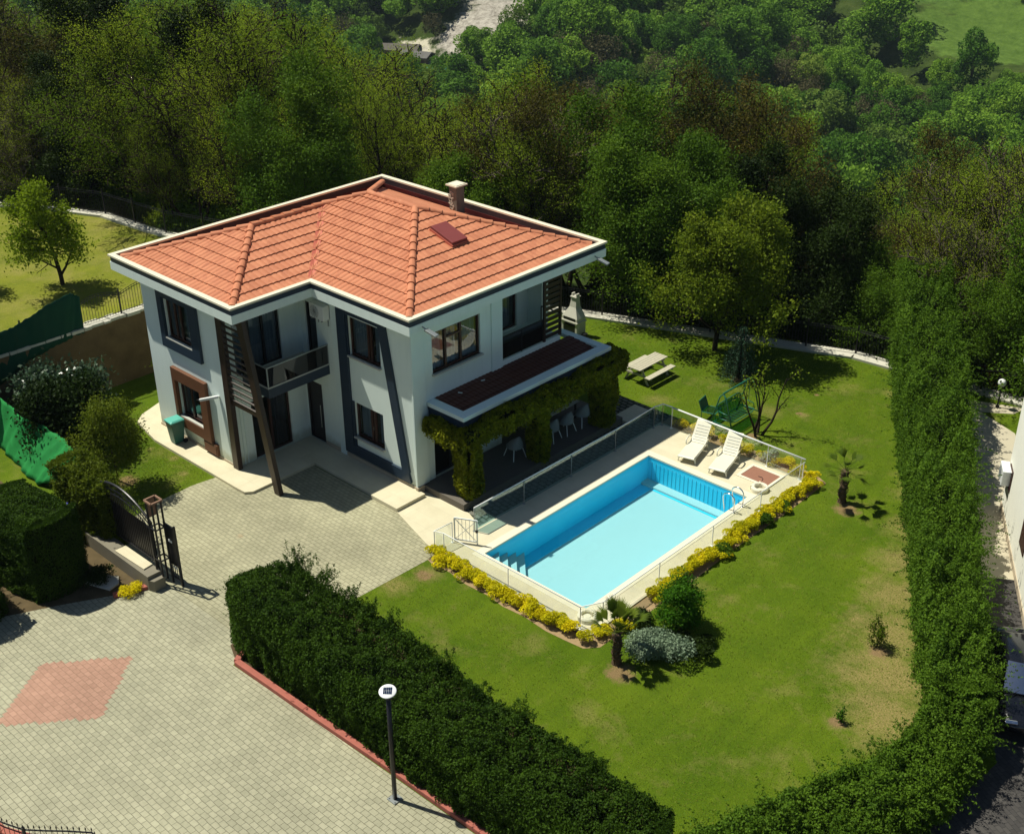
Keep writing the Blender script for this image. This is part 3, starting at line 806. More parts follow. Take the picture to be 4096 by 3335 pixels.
# ridge and hip caps
def caps(pa, pb, r=.115, seg=.48, lift=.02):
    pa = Vector(pa); pb = Vector(pb); L = (pb-pa).length; d = (pb-pa).normalized()
    n = max(1, int(L/seg)); s = L/n
    side = d.cross(Vector((0,0,1))).normalized(); u = side.cross(d).normalized()
    mb = MB()
    for k in range(n):
        a = pa + d*(k*s-.03); b = pa + d*((k+1)*s+.02)
        m = 9; base = len(mb.v)
        for (p, rr, l) in ((a, r*1.12, lift+.028), (b, r*.92, lift)):
            for i in range(m):
                t = PI*(-.06 + 1.12*i/(m-1))
                mb.v.append(tuple(p + side*math.cos(t)*rr*1.15 + u*(math.sin(t)*rr*.95+l)))
        for i in range(m-1): mb.f.append((base+i,base+i+1,base+m+i+1,base+m+i))
        mb.f.append(tuple(base+i for i in range(m)))
    mb.build('ridge_caps', M['tile'], villa)
caps((ix2,iy1,E0), P1); caps((ix2-.15,iy2-.1,E0-.02), P1); caps(P3, P1); caps((ix0+.1,iy2-.1,7.2), P3)
caps((ix0+.05,iy0+.05,E0), P2); caps((ix1,iy0,E0), P2); caps(P2, J); caps(J, P3)
# valley flashing
mb = MB(); a = Vector((ix1,iy1,E0+.075)); b = Vector((J[0],J[1],J[2]+.06)); s = Vector((1,1,0)).normalized()*.13
mb.add([a-s+Vector((0,0,.02)),a+Vector((0,0,-.02)),a+s+Vector((0,0,.02)),b+s+Vector((0,0,.02)),b+Vector((0,0,-.02)),b-s+Vector((0,0,.02))],[(0,1,4,5),(1,2,3,4)])
mb.build('valley_flashing', M['valley'], villa)
# roof hatch
mb = MB(); cz = E0+SL*(ix2+14.2)+.17
mb.obox((-14.22,30.55,cz),(1.22,.80,.12),0,0,math.atan(SL))
rh = mb.build('roof_hatch', M['skylight'], villa, bevel=.01)
mb = MB(); mb.obox((-14.22,30.55,cz-.09),(1.28,.86,.09),0,0,math.atan(SL)); mb.build('hatch_frame', M['valley'], rh, local=False)
# chimney
mb = MB(); mb.box(-18.80,-18.36,35.0,35.46,6.8,8.26)
ch = mb.build('chimney', plain('chimney_render', (.15,.15,.13), .85, .1, var=.45, scale=3.5, bstr=.4), villa)
mb = MB()
rr = random.Random(5)
for k in range(16):
    mb.obox((-18.78+rr.uniform(0,.2), 34.995, 7.3+k*.045), (rr.uniform(.1,.2), .03, rr.uniform(.05,.1)), 0, 0, rr.uniform(-.5,.5))
mb.build('stone_facing', M['palestone'], ch, local=False)
mb = MB(); mb.box(-18.91,-18.25,34.89,35.57,8.262,8.32); mb.box(-18.85,-18.31,34.95,35.51,8.322,8.345)
mb.build('chimney_cap', M['coping'], ch, local=False)
# balcony ---------------------------------------------------------------
BX = -16.34
mb = MB(); mb.box(WE+.001,BX,23.18,WF-.001,3.40,3.80)
bal = mb.build('balcony', M['navy'], villa)
mb = MB(); mb.box(WE+.002,BX+.03,23.15,WF-.002,3.802,3.85); mb.build('balcony_edge', M['sill'], bal, local=False)
mb = MB(); mb.box(BX-.012,BX,23.2,WF-.01,3.852,4.62); mb.box(WE+.01,BX-.02,23.19,23.202,3.852,4.62); mb.build('balcony_glass', M['darkglass'], bal, local=False)
mb = MB(); mb.bar((BX,23.18,4.64),(BX,WF-.01,4.64),.05,.04); mb.bar((WE,23.19,4.64),(BX,23.19,4.64),.05,.04)
mb.bar((BX,23.19,3.85),(BX,23.19,4.64),.04,.04); mb.bar((BX,WF-.03,3.85),(BX,WF-.03,4.64),.03,.03)
mb.build('handrail', M['greysteel'], bal, local=False)
# corner column, slatted screen and leaning post
mb = MB(); mb.box(-18.10,-17.76,WL-.11,WL+.1,0.1,6.76); mb.build('corner_column', M['bronze'], villa, bevel=.01)
mb = MB(); mb.extr([(-15.52,0.0),(-15.20,0.0),(-16.42,6.76),(-16.80,6.76)], 'y', WL-.11, WL+.08)
mb.build('leaning_post', M['bronze'], villa, bevel=.008)
sc = MB(); z = 6.42; 
while z > 3.1:
    xr = -15.52 + (-16.80+15.52)*z/6.76
    sc.obox(((-17.77+xr)/2, WL-.01, z), (xr+17.77, .05, .11), 0, .5); z -= .252
xr = -15.52 + (-16.80+15.52)*3.1/6.76
sc.box(-17.76,xr,WL-.04,WL+.03,2.96,3.12)
sc.build('slatted_screen', M['bronze'], villa)
# loggia screen, railing and furniture-dark front panel
sc = MB()
for (a,b) in ((33.02,33.12),(33.96,34.06)): sc.box(WR-.05,WR+.04,a,b,3.85,6.74)
z = 3.95
while z < 6.7:
    sc.box(WR-.03,WR+.02,33.12,33.96,z,z+.14); z += .235
sc.build('slatted_screen', M['bronze'], villa)
mb = MB(); mb.box(WR-.04,WR-.03,30.66,33.0,3.9,4.78); lg = mb.build('loggia_glass', M['darkglass'], villa)
mb = MB(); mb.bar((WR-.035,30.65,4.8),(WR-.035,33.02,4.8),.05,.04); mb.bar((WR-.035,31.8,3.85),(WR-.035,31.8,4.8),.03,.03)
mb.bar((-12.6,34.0,4.8),(WR-.05,34.0,4.8),.04,.04); mb.bar((-12.6,34.0,3.85),(-12.6,34.0,4.8),.04,.04)
mb.build('handrail', M['black'], lg, local=False)
mb = MB(); mb.add([(-12.6,33.99,3.9),(WR-.05,33.99,3.9),(WR-.05,33.99,4.78),(-12.6,33.99,4.78)],[(0,1,2,3)]); mb.build('rail_panel', M['railglass'], lg, local=False)
# porch over the patio ----------------------------------------------------
CX, CYa, CYb, CZ = -9.68, 26.66, 34.92, 3.62
po = MB()
for p in ([(WR+.001,CYa),(CX,CYa),(CX,CYa+.40),(WR+.001,CYa+.40)], [(CX-.42,CYa+.40),(CX,CYa+.40),(CX,CYb-.36),(CX-.42,CYb-.36)], [(-12.35,CYb-.36),(CX,CYb-.36),(CX,CYb),(-12.35,CYb)]):
    po.prism(p, CZ-.16, CZ)
porch = po.build('porch_roof_rim', M['trimwhite'], villa, bevel=.008)
mb = MB(); mb.box(WR+.002,CX-.06,CYa+.06,CYb-.06,3.02,CZ-.162)
mb.build('porch_beam', M['navy'], porch, local=False)
def porchroof():
    V = []; nu = 400; rows = []
    ys = np.linspace(CYa+.4, CYb-.36, nu)
    xs = []
    for c in range(5):
        xs += [(-10.11 - c*.30, .035), (-10.11-(c+1)*.30, .0)]
    xs[-1] = (WR+.003, .0)
    P = []
    for (x, h) in xs:
        t = (x+11.6)/1.5
        P.append(np.stack([np.full(nu, x), ys, 3.62 - .16*t + h + .02*np.abs(np.cos(np.pi*ys/.2))], -1))
    P = np.array(P); n = len(xs)
    i = (np.arange(n-1)[:,None]*nu + np.arange(nu-1)[None]).ravel()
    me = np_mesh('porch_tiles', P.reshape(-1,3), np.stack([i,i+1,i+nu+1,i+nu],-1))
    link_mesh('porch_tiles', me, M['darkroof'], porch, False)
porchroof()
# small debris on the porch roof: two offcuts of flashing
for (x,y,a) in ((-11.1,27.9,.5),(-11.2,29.2,1.3)):
    mb = MB(); mb.obox((x,y,3.70),(.16,.05,.02),a); mb.build('loose_flashing', M['trimwhite'], porch, local=False)
# porch piers
for y in (27.0, 30.75, 34.55):
    mb = MB(); mb.box(-10.12,-9.76,y-.2,y+.2,.0,3.02); mb.build('porch_pier', M['palestone'], villa)
# patio floor
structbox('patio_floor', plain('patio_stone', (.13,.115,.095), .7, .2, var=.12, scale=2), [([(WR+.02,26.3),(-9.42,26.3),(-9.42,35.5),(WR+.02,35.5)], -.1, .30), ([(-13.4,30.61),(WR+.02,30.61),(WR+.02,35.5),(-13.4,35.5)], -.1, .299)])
structbox('patio_apron', brickmat('grass_block_paving',(.16,.16,.13),(.20,.20,.16),(.02,.03,.01),.32,.22,.035,.1), [([(-9.42,26.45),(-8.32,26.0),(-8.32,37.4),(-9.42,37.4)], -.1, .03), ([(-11.6,35.5),(-9.42,35.5),(-9.42,37.4),(-11.6,37.4)], -.1, .031)])
structbox('patio_step', M['slab'], [([(-9.95,35.55),(-9.1,35.55),(-9.1,37.0),(-9.95,37.0)], -.1, .14)])
# soffit lamp, wall floodlight, corner lamps
mb = MB(); mb.box(-11.95,-11.62,25.62,25.80,6.66,6.74); mb.build('soffit_lamp', M['black'], villa, bevel=.01)
for (x,y,dx,dy) in ((-10.97,26.05,.75,.12),(-10.97,35.3,.75,.12)):
    mb = MB(); mb.tube([(x,y,6.98),(x+.25*dx,y+.1*dy,6.92)], .03, 8)
    mb.obox((x+.52*dx,y+.5*dy,6.84),(.5,.2,.07),.15,0,.28)
    fl = mb.build('floodlight', M['greysteel'], villa, bevel=.02)
mb = MB(); mb.tube([(-18.62,WL-.001,2.98),(-18.62,WL-.06,2.98)],.05,10); mb.bar((-18.62,WL-.04,2.98),(-19.35,WL-.42,2.72),.10,.10)
cm = mb.build('security_camera', M['whitemetal'], villa, bevel=.02)
mb = MB(); mb.bar((-19.35,WL-.42,2.72),(-19.45,WL-.47,2.68),.08,.08); mb.build('lens', M['black'], cm, local=False)
mb = MB(); mb.tube([(-17.66,WL-.045+3.6,.2),(-17.66,WL-.045+3.6,.25)],.01,6)
# downpipes beside the corner column
mb = MB(); 
for yy in (22.85,23.0): mb.tube([(WE+.03,yy,.15),(WE+.03,yy,3.35)], .022, 8)
mb.build('downpipe', M['trimwhite'], villa)
# ------------------------------------------------------------------ air conditioners
def aircon(label, loc, rz, w=.82, h=.58, d=.3, group=None):
    t = thing('air_conditioner', label, 'air conditioner', loc, rz, group)
    MB().box(-w/2,w/2,-d,0,0,h).build('casing', M['whitemetal'], t, local=True, bevel=.02)
    g = MB()
    for r in (.07,.13,.19,.24): 
        pts = [(-w*.12+r*math.cos(a), -d-.012, h/2+r*math.sin(a)) for a in np.linspace(0,2*PI,20)]
        g.tube(pts, .006, 4, False)
    for k in range(6):
        a = k*PI/6; g.bar((-w*.12-.24*math.cos(a),-d-.014,h/2-.24*math.sin(a)),(-w*.12+.24*math.cos(a),-d-.014,h/2+.24*math.sin(a)),.008,.008)
    g.build('fan_grille', M['greysteel'], t, local=True)
    for x in (-w*.35,w*.35):
        b = MB(); b.bar((x,0.02,-.03),(x,-d-.02,-.03),.04,.03); b.bar((x,0.0,-.03),(x,0.0,-.3),.04,.03)
        b.build('bracket', M['greysteel'], t, local=True)
    return t
aircon('white air conditioner unit under the eaves beside the upper balcony', (-16.45,26.02,5.76), 0)

# ------------------------------------------------------------------ glass fence round the pool
fence = thing('glass_fence', 'frameless-looking glass safety fence with slim steel rail round the swimming pool', 'fence', (-4.9,30.2,0))
FH = 1.0
def run(pts, h=FH, railmat='whitemetal', skip_last=False, gm='railglass'):
    for a, b in zip(pts[:-1], pts[1:]):
        a = Vector((*a,0)); b = Vector((*b,0)); d = (b-a).normalized()
        p = MB(); s = Vector((-d.y,d.x,0))*.005
        a1 = a+d*.05; b1 = b-d*.05
        p.add([a1-s+Vector((0,0,.09)),b1-s+Vector((0,0,.09)),b1-s+Vector((0,0,h-.03)),a1-s+Vector((0,0,h-.03)),
               a1+s+Vector((0,0,.09)),b1+s+Vector((0,0,.09)),b1+s+Vector((0,0,h-.03)),a1+s+Vector((0,0,h-.03))],
              [(0,1,2,3),(7,6,5,4),(3,2,6,7),(0,4,5,1),(0,3,7,4),(1,5,6,2)])
        p.build('glass_panel', M[gm], fence)
    for a in pts[:len(pts)-(1 if skip_last else 0)]:
        q = MB(); q.box(a[0]-.014,a[0]+.014,a[1]-.014,a[1]+.014,.05,h-.01); q.box(a[0]-.05,a[0]+.05,a[1]-.05,a[1]+.05,.05,.065)
        q.build('post', M[railmat], fence)
def rail(pts, h, w=.045):
    q = MB(); q.tube([(*p,h) for p in pts], w/2*1.1, 8); q.build('top_rail', M['whitemetal'], fence, smooth=True)
run([(-8.2,25.62),(-8.15,28.15),(-8.15,30.8),(-8.15,33.45),(-8.2,36.0),(-8.1,36.45),(-7.65,36.48)], 1.02, 'greysteel', skip_last=True, gm='blueglass')
rail([(-8.2,25.62),(-8.15,33.45),(-8.2,36.0),(-8.1,36.45),(-7.65,36.48)], 1.02)
run([(-7.65,36.48),(-6.1,36.48),(-4.6,36.48),(-3.1,36.48),(-1.66,36.48),(-1.5,36.42)], 1.0, skip_last=True)
rail([(-7.65,36.48),(-1.47,36.46)], 1.0, .06)
run([(-1.5,36.42),(-1.5,33.55),(-1.5,30.56),(-1.5,27.52),(-1.5,24.6),(-1.86,23.93)], .9, skip_last=True)
rail([(-1.47,36.46),(-1.5,27.52),(-1.5,24.6),(-1.86,23.93)], .9, .03)
run([(-1.86,23.93),(-4.95,23.92),(-7.98,23.92),(-8.32,23.80),(-8.27,24.6)], .88)
rail([(-1.86,23.93),(-8.0,23.92),(-8.32,23.80),(-8.27,24.6)], .88, .03)
# open gate leaf
gate = thing('pool_gate', 'small white metal pool gate with cross bracing standing open', 'gate', (-8.25,24.70,.05), math.radians(28))
g = MB()
w, h = .82, .98
for x in (0,w): g.bar((x,0,.02),(x,0,h),.045,.045)
for z in (.10,h): g.bar((0,0,z),(w,0,z),.04,.04)
g.build('gate_frame', M['whitemetal'], gate, local=True)
g = MB()
for k in range(1,6): g.bar((w*k/6,0,.1),(w*k/6,0,h),.014,.014)
g.bar((0,.01,.1),(w,.01,h),.02,.02); g.bar((0,-.01,h),(w,-.01,.1),.02,.02)
g.build('bars', M['whitemetal'], gate, local=True)
g = MB(); g.box(w-.05,w+.03,-.04,.04,.5,.6); g.build('latch', M['black'], gate, local=True)
# pool ladder
lad = thing('pool_ladder', 'shiny steel pool ladder curving over the right rim of the pool', 'ladder', (-2.3,33.1,0))
for yy in (32.82,33.40):
    pts = [(-2.14,yy,.06),(-2.14,yy,.55)] + [(-2.39+.25*math.cos(a),yy,.55+.22*math.sin(a)) for a in np.linspace(0,PI,9)[1:]] + [(-2.60,yy,.3),(-2.52,yy,-.1),(-2.46,yy,-.9)]
    q = MB(); q.tube(pts, .024, 8); q.tube([(-2.14,yy,.062),(-2.14,yy,.075)], .06, 12); q.build('rail', M['steel'], lad, smooth=True)
for z in (-.3,-.55,-.8):
    q = MB(); q.box(-2.62,-2.48,32.83,33.39,z,z+.03); q.build('rung', M['whitemetal'], lad)
# floating hatch in the deck
h = thing('deck_hatch', 'square brown hatch cover set in a cream frame beside the loungers', 'hatch', (-2.87,35.82,.05))
mb = MB(); mb.frame('y',0,1,[(0,0),(1,0),(1,1),(0,1)],[(0,0),(1,0),(1,1),(0,1)]) if False else None
mb = MB(); a,b,c,d = -3.60,-2.14,35.12,36.28
for p in ((a,b,c,c+.13),(a,b,d-.13,d),(a,a+.13,c+.13,d-.13),(b-.13,b,c+.13,d-.13)): mb.box(p[0],p[1],p[2],p[3],.045,.082)
mb.build('hatch_frame', M['coping'], h, bevel=.005)
mb = MB(); mb.box(a+.131,b-.131,c+.131,d-.131,.045,.068); mb.build('cover', M['red'], h)
mb = MB(); mb.tube([(-2.9,35.6,.075),(-2.75,35.62,.08),(-2.66,35.55,.075),(-2.62,35.42,.075)], .012, 6); mb.build('handle', M['black'], h)
# planter-like buoy rings
def ring_obj(label, loc, r, rz):
    t = thing('life_ring', label, 'life ring', loc, rz, None)
    mb = MB(); n = 10
    prof = [(r,0),(r,.12),(r-.04,.16),(r-.11,.16),(r-.14,.12),(r-.14,0),(r,0)]
    base = len(mb.v)
    mb.lathe(prof, n=40); 
    o = mb.build('ring', M['plastic'], t, local=True, smooth=False)
    q = MB()
    for k in range(4):
        a = k*PI/2+.4; q.obox(((r-.07)*math.cos(a),(r-.07)*math.sin(a),.082),(.17,.05,.165),a)
    q.build('strap', M['coping'], t, local=True)
    return t
ring_obj('cream life ring lying on the deck beside the brown hatch', (-2.34,34.83,.062), .33, .2)
ring_obj('cream life ring lying at the front corner of the pool deck', (-2.03,24.50,.062), .33, .9)
# a pale cushion inside the front ring
mb = MB(); mb.lathe([(0.0,.10),(.10,.10),(.15,.06),(.16,.0)], (-2.03,24.50,.063), 24)
tag(mb.build('plastic_float', M['plastic']), 'small round cream float lying inside the front life ring', 'float')

# ------------------------------------------------------------------ sun loungers
def lounger(label, x, y, rz, grp):
    t = thing('sun_lounger', label, 'sun lounger', (x,y,.05), rz, grp)
    W = .66
    # profile along y (foot at 0): seat rises, back raised
    prof = [(0,.27),(.06,.31),(.7,.30),(1.28,.30)]
    back = [(1.30,.30),(1.55,.50),(1.98,.92),(2.04,.95)]
    def slab(pr, w, th):
        mb = MB(); vs = []
        for (yy,zz) in pr: vs += [(-w/2,yy,zz),(w/2,yy,zz),(w/2,yy+.0,zz-th),(-w/2,yy,zz-th)]
        fs = []
        for i in range(len(pr)-1):
            for k in range(4):
                a = i*4+k; b = i*4+(k+1)%4; fs.append((a,b,b+4,a+4))
        fs += [(3,2,1,0), tuple(len(pr)*4-4+k for k in range(4))]
        return mb.add(vs, fs)
    seat = slab(prof, W, .035).build('seat', M['plastic'], t, local=True, bevel=.012)
    bk = slab(back, W-.04, .03).build('backrest', M['plastic'], t, local=True, bevel=.012)
    mb = MB()
    for k in range(6):
        f = .12+.13*k; y0 = 1.30+(2.0-1.30)*f; z0 = .31+(.95-.31)*f
        mb.obox((0,y0-.004,z0+.006),(W-.16,.012,.006),0,math.atan2(.64,.7))
    mb.build('slots', M['greysteel'], bk, local=True)
    for s in (-1,1):
        r = MB(); r.tube([(s*W/2,.02,.24),(s*W/2,.7,.25),(s*W/2,1.35,.25),(s*W/2,1.7,.22)], .03, 8); r.build('side_rail', M['plastic'], t, local=True, smooth=True)
        a = MB(); a.tube([(s*(W/2+.02),.98,.30),(s*(W/2+.06),1.02,.44),(s*(W/2+.06),1.18,.50),(s*(W/2+.05),1.42,.49),(s*(W/2+.02),1.5,.40)], .028, 8)
        a.build('armrest', M['plastic'], t, local=True, smooth=True)
        for yy in (.16,1.52):
            l = MB(); l.tube([(s*(W/2-.02),yy,.25),(s*(W/2+.03),yy+(.04 if yy>1 else -.04),.0)], [.035,.025], 8); l.build('leg', M['plastic'], t, local=True)
    for yy in (.30,1.5): MB().bar((-W/2,yy,.10),(W/2,yy,.10),.03,.03).build('stretcher', M['plastic'], t, local=True)
    for sx in (-1,1): MB().tube([(sx*(W/2-.06),1.72,.24),(sx*(W/2-.06),1.86,.76)],.015,6).build('back_support', M['plastic'], t, local=True)
    return t
lounger('cream plastic sun lounger on the deck, left one nearer the patio', -5.52, 34.52, math.radians(15), 'sun loungers on the pool deck')
lounger('cream plastic sun lounger on the deck, right one nearer the brown hatch', -4.10, 34.55, math.radians(14), 'sun loungers on the pool deck')

# ------------------------------------------------------------------ picnic table
t = thing('picnic_table', 'weathered grey wooden picnic table with attached benches on the lawn', 'picnic table', (-11.38,39.68,0))
for k in range(5):
    mb = MB(); x = -.35+.145*k; mb.box(x,x+.135,-1.0,1.0,.72,.76); 
    mb.build('top_plank', M['oldwood'], t, local=True, bevel=.006)
for s in (-1,1):
    mb = MB(); mb.box(s*.72-.14,s*.72+.14,-.95,.95,.43,.47); mb.build('bench', M['oldwood'], t, local=True, bevel=.006)
    for yy in (-.72,.72):
        mb = MB(); mb.bar((s*.22,yy,.72),(s*.62,yy,.0),.09,.045,(0,1,0)); mb.build('leg', M['oldwood'], t, local=True)
for yy in (-.76,.76):
    mb = MB(); mb.bar((-.84,yy,.40),(.84,yy,.40),.045,.09); mb.bar((-.36,yy,.68),(.36,yy,.68),.045,.07); mb.build('cross_beam', M['oldwood'], t, local=True)

# ------------------------------------------------------------------ garden barbecue
t = thing('garden_barbecue', 'white-painted masonry barbecue with flared hood and chimney behind the villa', 'barbecue', (-16.72,40.9,0))
mb = MB(); mb.box(-.48,-.36,-.32,.32,0,.75); mb.box(.36,.48,-.32,.32,0,.75); mb.box(-.36,.36,.24,.32,0,.75); mb.box(-.52,.52,-.36,.34,.75,.83)
mb.build('base', M['palestone'], t, local=True, bevel=.01)
def loft(mb, rings):
    n = len(rings[0]); base = len(mb.v)
    for r in rings: mb.v += [tuple(p) for p in r]
    for i in range(len(rings)-1):
        for k in range(n):
            a = base+i*n+k; b = base+i*n+(k+1)%n; mb.f.append((a,b,b+n,a+n))
    mb.f.append(tuple(base+(len(rings)-1)*n+k for k in range(n)))
rect = lambda a,b,z,yo=0: [(-a,-b+yo,z),(a,-b+yo,z),(a,b+yo,z),(-a,b+yo,z)]
mb = MB(); loft(mb, [rect(.47,.31,.83),rect(.47,.31,.98),rect(.20,.17,1.45,.08),rect(.16,.14,1.75,.1),rect(.15,.13,2.0,.1)])
mb.build('hood', M['palestone'], t, local=True)
mb = MB(); mb.box(-.18,.18,-.08,.28,1.93,1.97)
for s in (-1,1): mb.box(s*.13-.03,s*.13+.03,.0,.2,1.97,2.1)
mb.build('chimney_cap', M['palestone'], t, local=True)
mb = MB(); mb.box(-.36,.36,-.318,-.312,.86,1.0); mb.box(-.34,.34,-.30,.2,.20,.6); mb.build('fire_opening', M['black'], t, local=True)
mb = MB(); mb.lathe([(0,.02),(.12,.02),(.15,.1),(.16,.22),(.14,.34),(0,.36)], (.78,-.1,0), 20)
tag(mb.build('dark_pot', M['black']), 'small round black pot standing beside the barbecue', 'pot').location = (-16.72,40.9,0)

# ------------------------------------------------------------------ garden swing
t = thing('garden_swing', 'green metal garden swing seat with bent tube frame on the lawn', 'garden swing', (-6.0,38.65,0))
for s, yy in ((-1,-1.0),(1,1.0)):
    mb = MB(); mb.tube([(-.62,yy,0),(-.20,yy,1.55),(-.05,yy,1.72),(.10,yy,1.55),(.55,yy,0)], .03, 8); mb.bar((-.5,yy,.35),(.43,yy,.35),.03,.03)
    mb.build('side_frame', M['green_metal'], t, local=True, smooth=True)
mb = MB(); mb.tube([(-.05,-1.02,1.74),(-.05,1.02,1.74)], .035, 8); mb.build('top_bar', M['green_metal'], t, local=True)
mb = MB(); mb.tube([(-.38,-1.0,.9),(-.38,1.0,.9)], .02, 6); mb.tube([(-.55,-1.0,.2),(-.55,1.0,.2)], .02, 6); mb.build('rear_brace', M['green_metal'], t, local=True)
mesh_m = glassmat('green_mesh', (.10,.30,.22), .02, .5, .02)
mb = MB(); mb.add([(-.22,-.8,.48),(.32,-.8,.50),(.32,.8,.50),(-.22,.8,.48)],[(0,1,2,3)]); st = mb.build('seat', mesh_m, t, local=True)
mb = MB(); mb.tube([(-.22,-.82,.48),(.32,-.82,.50),(.38,-.6,.47),(.38,.6,.47),(.32,.82,.50),(-.22,.82,.48)], .022, 8)
for k in range(9): mb.bar((-.22,-.8+k*.2,.482),(.33,-.8+k*.2,.50),.014,.01)
mb.build('seat_frame', M['green_metal'], st, local=True)
mb = MB(); mb.add([(-.22,-.8,.48),(-.42,-.8,1.0),(-.42,.8,1.0),(-.22,.8,.48)],[(0,1,2,3)]); bk = mb.build('backrest', mesh_m, t, local=True)
mb = MB(); mb.tube([(-.22,-.82,.48),(-.42,-.82,.98),(-.44,-.7,1.02),(-.44,.7,1.02),(-.42,.82,.98),(-.22,.82,.48)], .022, 8)
for k in range(9): mb.bar((-.225,-.8+k*.2,.485),(-.43,-.8+k*.2,1.0),.014,.01)
mb.build('back_frame', M['green_metal'], bk, local=True)
for s in (-1,1):
    mb = MB(); mb.tube([(-.36,s*.84,.80),(.0,s*.84,.76),(.26,s*.84,.74),(.32,s*.84,.52)], .02, 8); mb.build('armrest', M['green_metal'], t, local=True, smooth=True)
    mb = MB(); mb.tube([(.02,s*.84,.76),(-.05,s*.9,1.72)], .012, 6); mb.build('hanger', M['green_metal'], t, local=True)
# second, low green seat beside the swing
t = thing('garden_chair', 'low green mesh garden chair beside the swing, half behind the glass', 'garden chair', (-7.0,38.35,0), math.radians(10))
mb = MB(); mb.add([(-.3,-.3,.38),(.3,-.3,.42),(.3,.3,.42),(-.3,.3,.38)],[(0,1,2,3)]); mb.build('seat', mesh_m, t, local=True)
mb = MB(); mb.tube([(-.3,-.32,0),(-.3,-.32,.38),(.3,-.32,.42),(.36,-.32,0)], .02, 8); mb.tube([(-.3,.32,0),(-.3,.32,.38),(.3,.32,.42),(.36,.32,0)], .02, 8); mb.bar((-.3,-.32,.38),(-.3,.32,.38),.035,.03); mb.bar((.3,-.32,.42),(.3,.32,.42),.035,.03)
mb.build('frame', M['green_metal'], t, local=True)
mb = MB(); mb.add([(-.3,-.3,.4),(-.46,-.3,.82),(-.46,.3,.82),(-.3,.3,.4)],[(0,1,2,3)]); mb.tube([(-.3,-.31,.4),(-.46,-.31,.82),(-.46,.31,.82),(-.3,.31,.4)], .02, 8)
mb.build('backrest', M['green_metal'], t, local=True)

# ------------------------------------------------------------------ patio furniture
chairfab = plain('grey_wicker', (.20,.215,.215), .8, .15, var=.15, scale=20)
def patio_chair(label, x, y, rz, grp='round-backed chairs on the patio'):
    t = thing('patio_chair', label, 'chair', (x,y,.30), rz, grp); t.scale = (1.18,1.18,1.12)
    mb = MB(); n = 12; m = 7; vs = []
    for j in range(m):
        v = j/(m-1)
        for i in range(n):
            a = (i/(n-1)-.5)*PI*1.15
            r = .29*(1-.25*v*v); top = .42+.46*math.cos(a*.55)**1.2
            z = .42 + (top-.42)*v*1.0
            vs.append((r*math.sin(a)*(1-.35*v*v), -r*math.cos(a)*(1+.12*v)+.04, z))
    fs = [(j*n+i,j*n+i+1,(j+1)*n+i+1,(j+1)*n+i) for j in range(m-1) for i in range(n-1)]
    mb.add(vs, fs); b = mb.build('backrest', chairfab, t, local=True, smooth=True)
    md = b.modifiers.new('s','SOLIDIFY'); md.thickness = .02
    mb = MB(); mb.lathe([(0,.46),(.24,.46),(.29,.44),(.29,.40),(.24,.39),(0,.39)], (0,.03,0), 20); mb.build('seat', chairfab, t, local=True, smooth=True)
    for sx in (-1,1):
        for sy in (-1,1):
            mb = MB(); mb.tube([(sx*.17,.02+sy*.17,.40),(sx*.26,.02+sy*.27,0)], .014, 6); mb.build('leg', M['whitemetal'], t, local=True)
    return t
patio_chair('grey round-backed chair standing alone left of the middle ivy pillar', -10.45, 30.15, math.radians(80))
patio_chair('grey round-backed chair at the patio table, partly hidden by the middle ivy pillar', -10.35, 32.15, math.radians(100))
patio_chair('grey round-backed chair at the patio table, middle one of three', -10.33, 33.0, math.radians(95))
patio_chair('grey round-backed chair at the patio table, next to the far ivy pillar', -10.28, 33.95, math.radians(85))
t = thing('patio_table', 'long pale patio table under the porch beside the chairs', 'table', (-11.35,32.95,.3))
MB().box(-.62,.62,-1.35,1.35,.71,.75).build('tabletop', M['palestone'], t, local=True, bevel=.01)
for sx in (-1,1):
    for sy in (-1,1):
        MB().box(sx*.52-.03,sx*.52+.03,sy*1.2-.03,sy*1.2+.03,0,.71).build('leg', M['black'], t, local=True)

# ------------------------------------------------------------------ wheelie bin
t = thing('wheelie_bin', 'green wheeled rubbish bin with light green lid beside the front wall', 'wheelie bin', (-21.45,22.08,.11), math.radians(-4))
mb = MB(); loft(mb, [rect(.19,.20,.04),rect(.26,.28,.92),rect(.28,.30,.93),rect(.28,.30,.98)]); mb.build('body', M['green_plastic'], t, local=True, bevel=.015)
mb = MB(); loft(mb, [rect(.29,.32,.98),rect(.29,.32,1.02),rect(.22,.24,1.07)]); mb.bar((-.22,.33,1.02),(.22,.33,1.02),.04,.04); mb.build('lid', M['green_lid'], t, local=True, bevel=.01)
for s in (-1,1):
    mb = MB(); mb.tube([(s*.24,.22,.10),(s*.29,.22,.10)], .10, 16); mb.build('wheel', M['black'], t, local=True)
mb = MB(); mb.bar((-.24,.36,.97),(.24,.36,.97),.03,.03); mb.build('handle', M['black'], t, local=True)

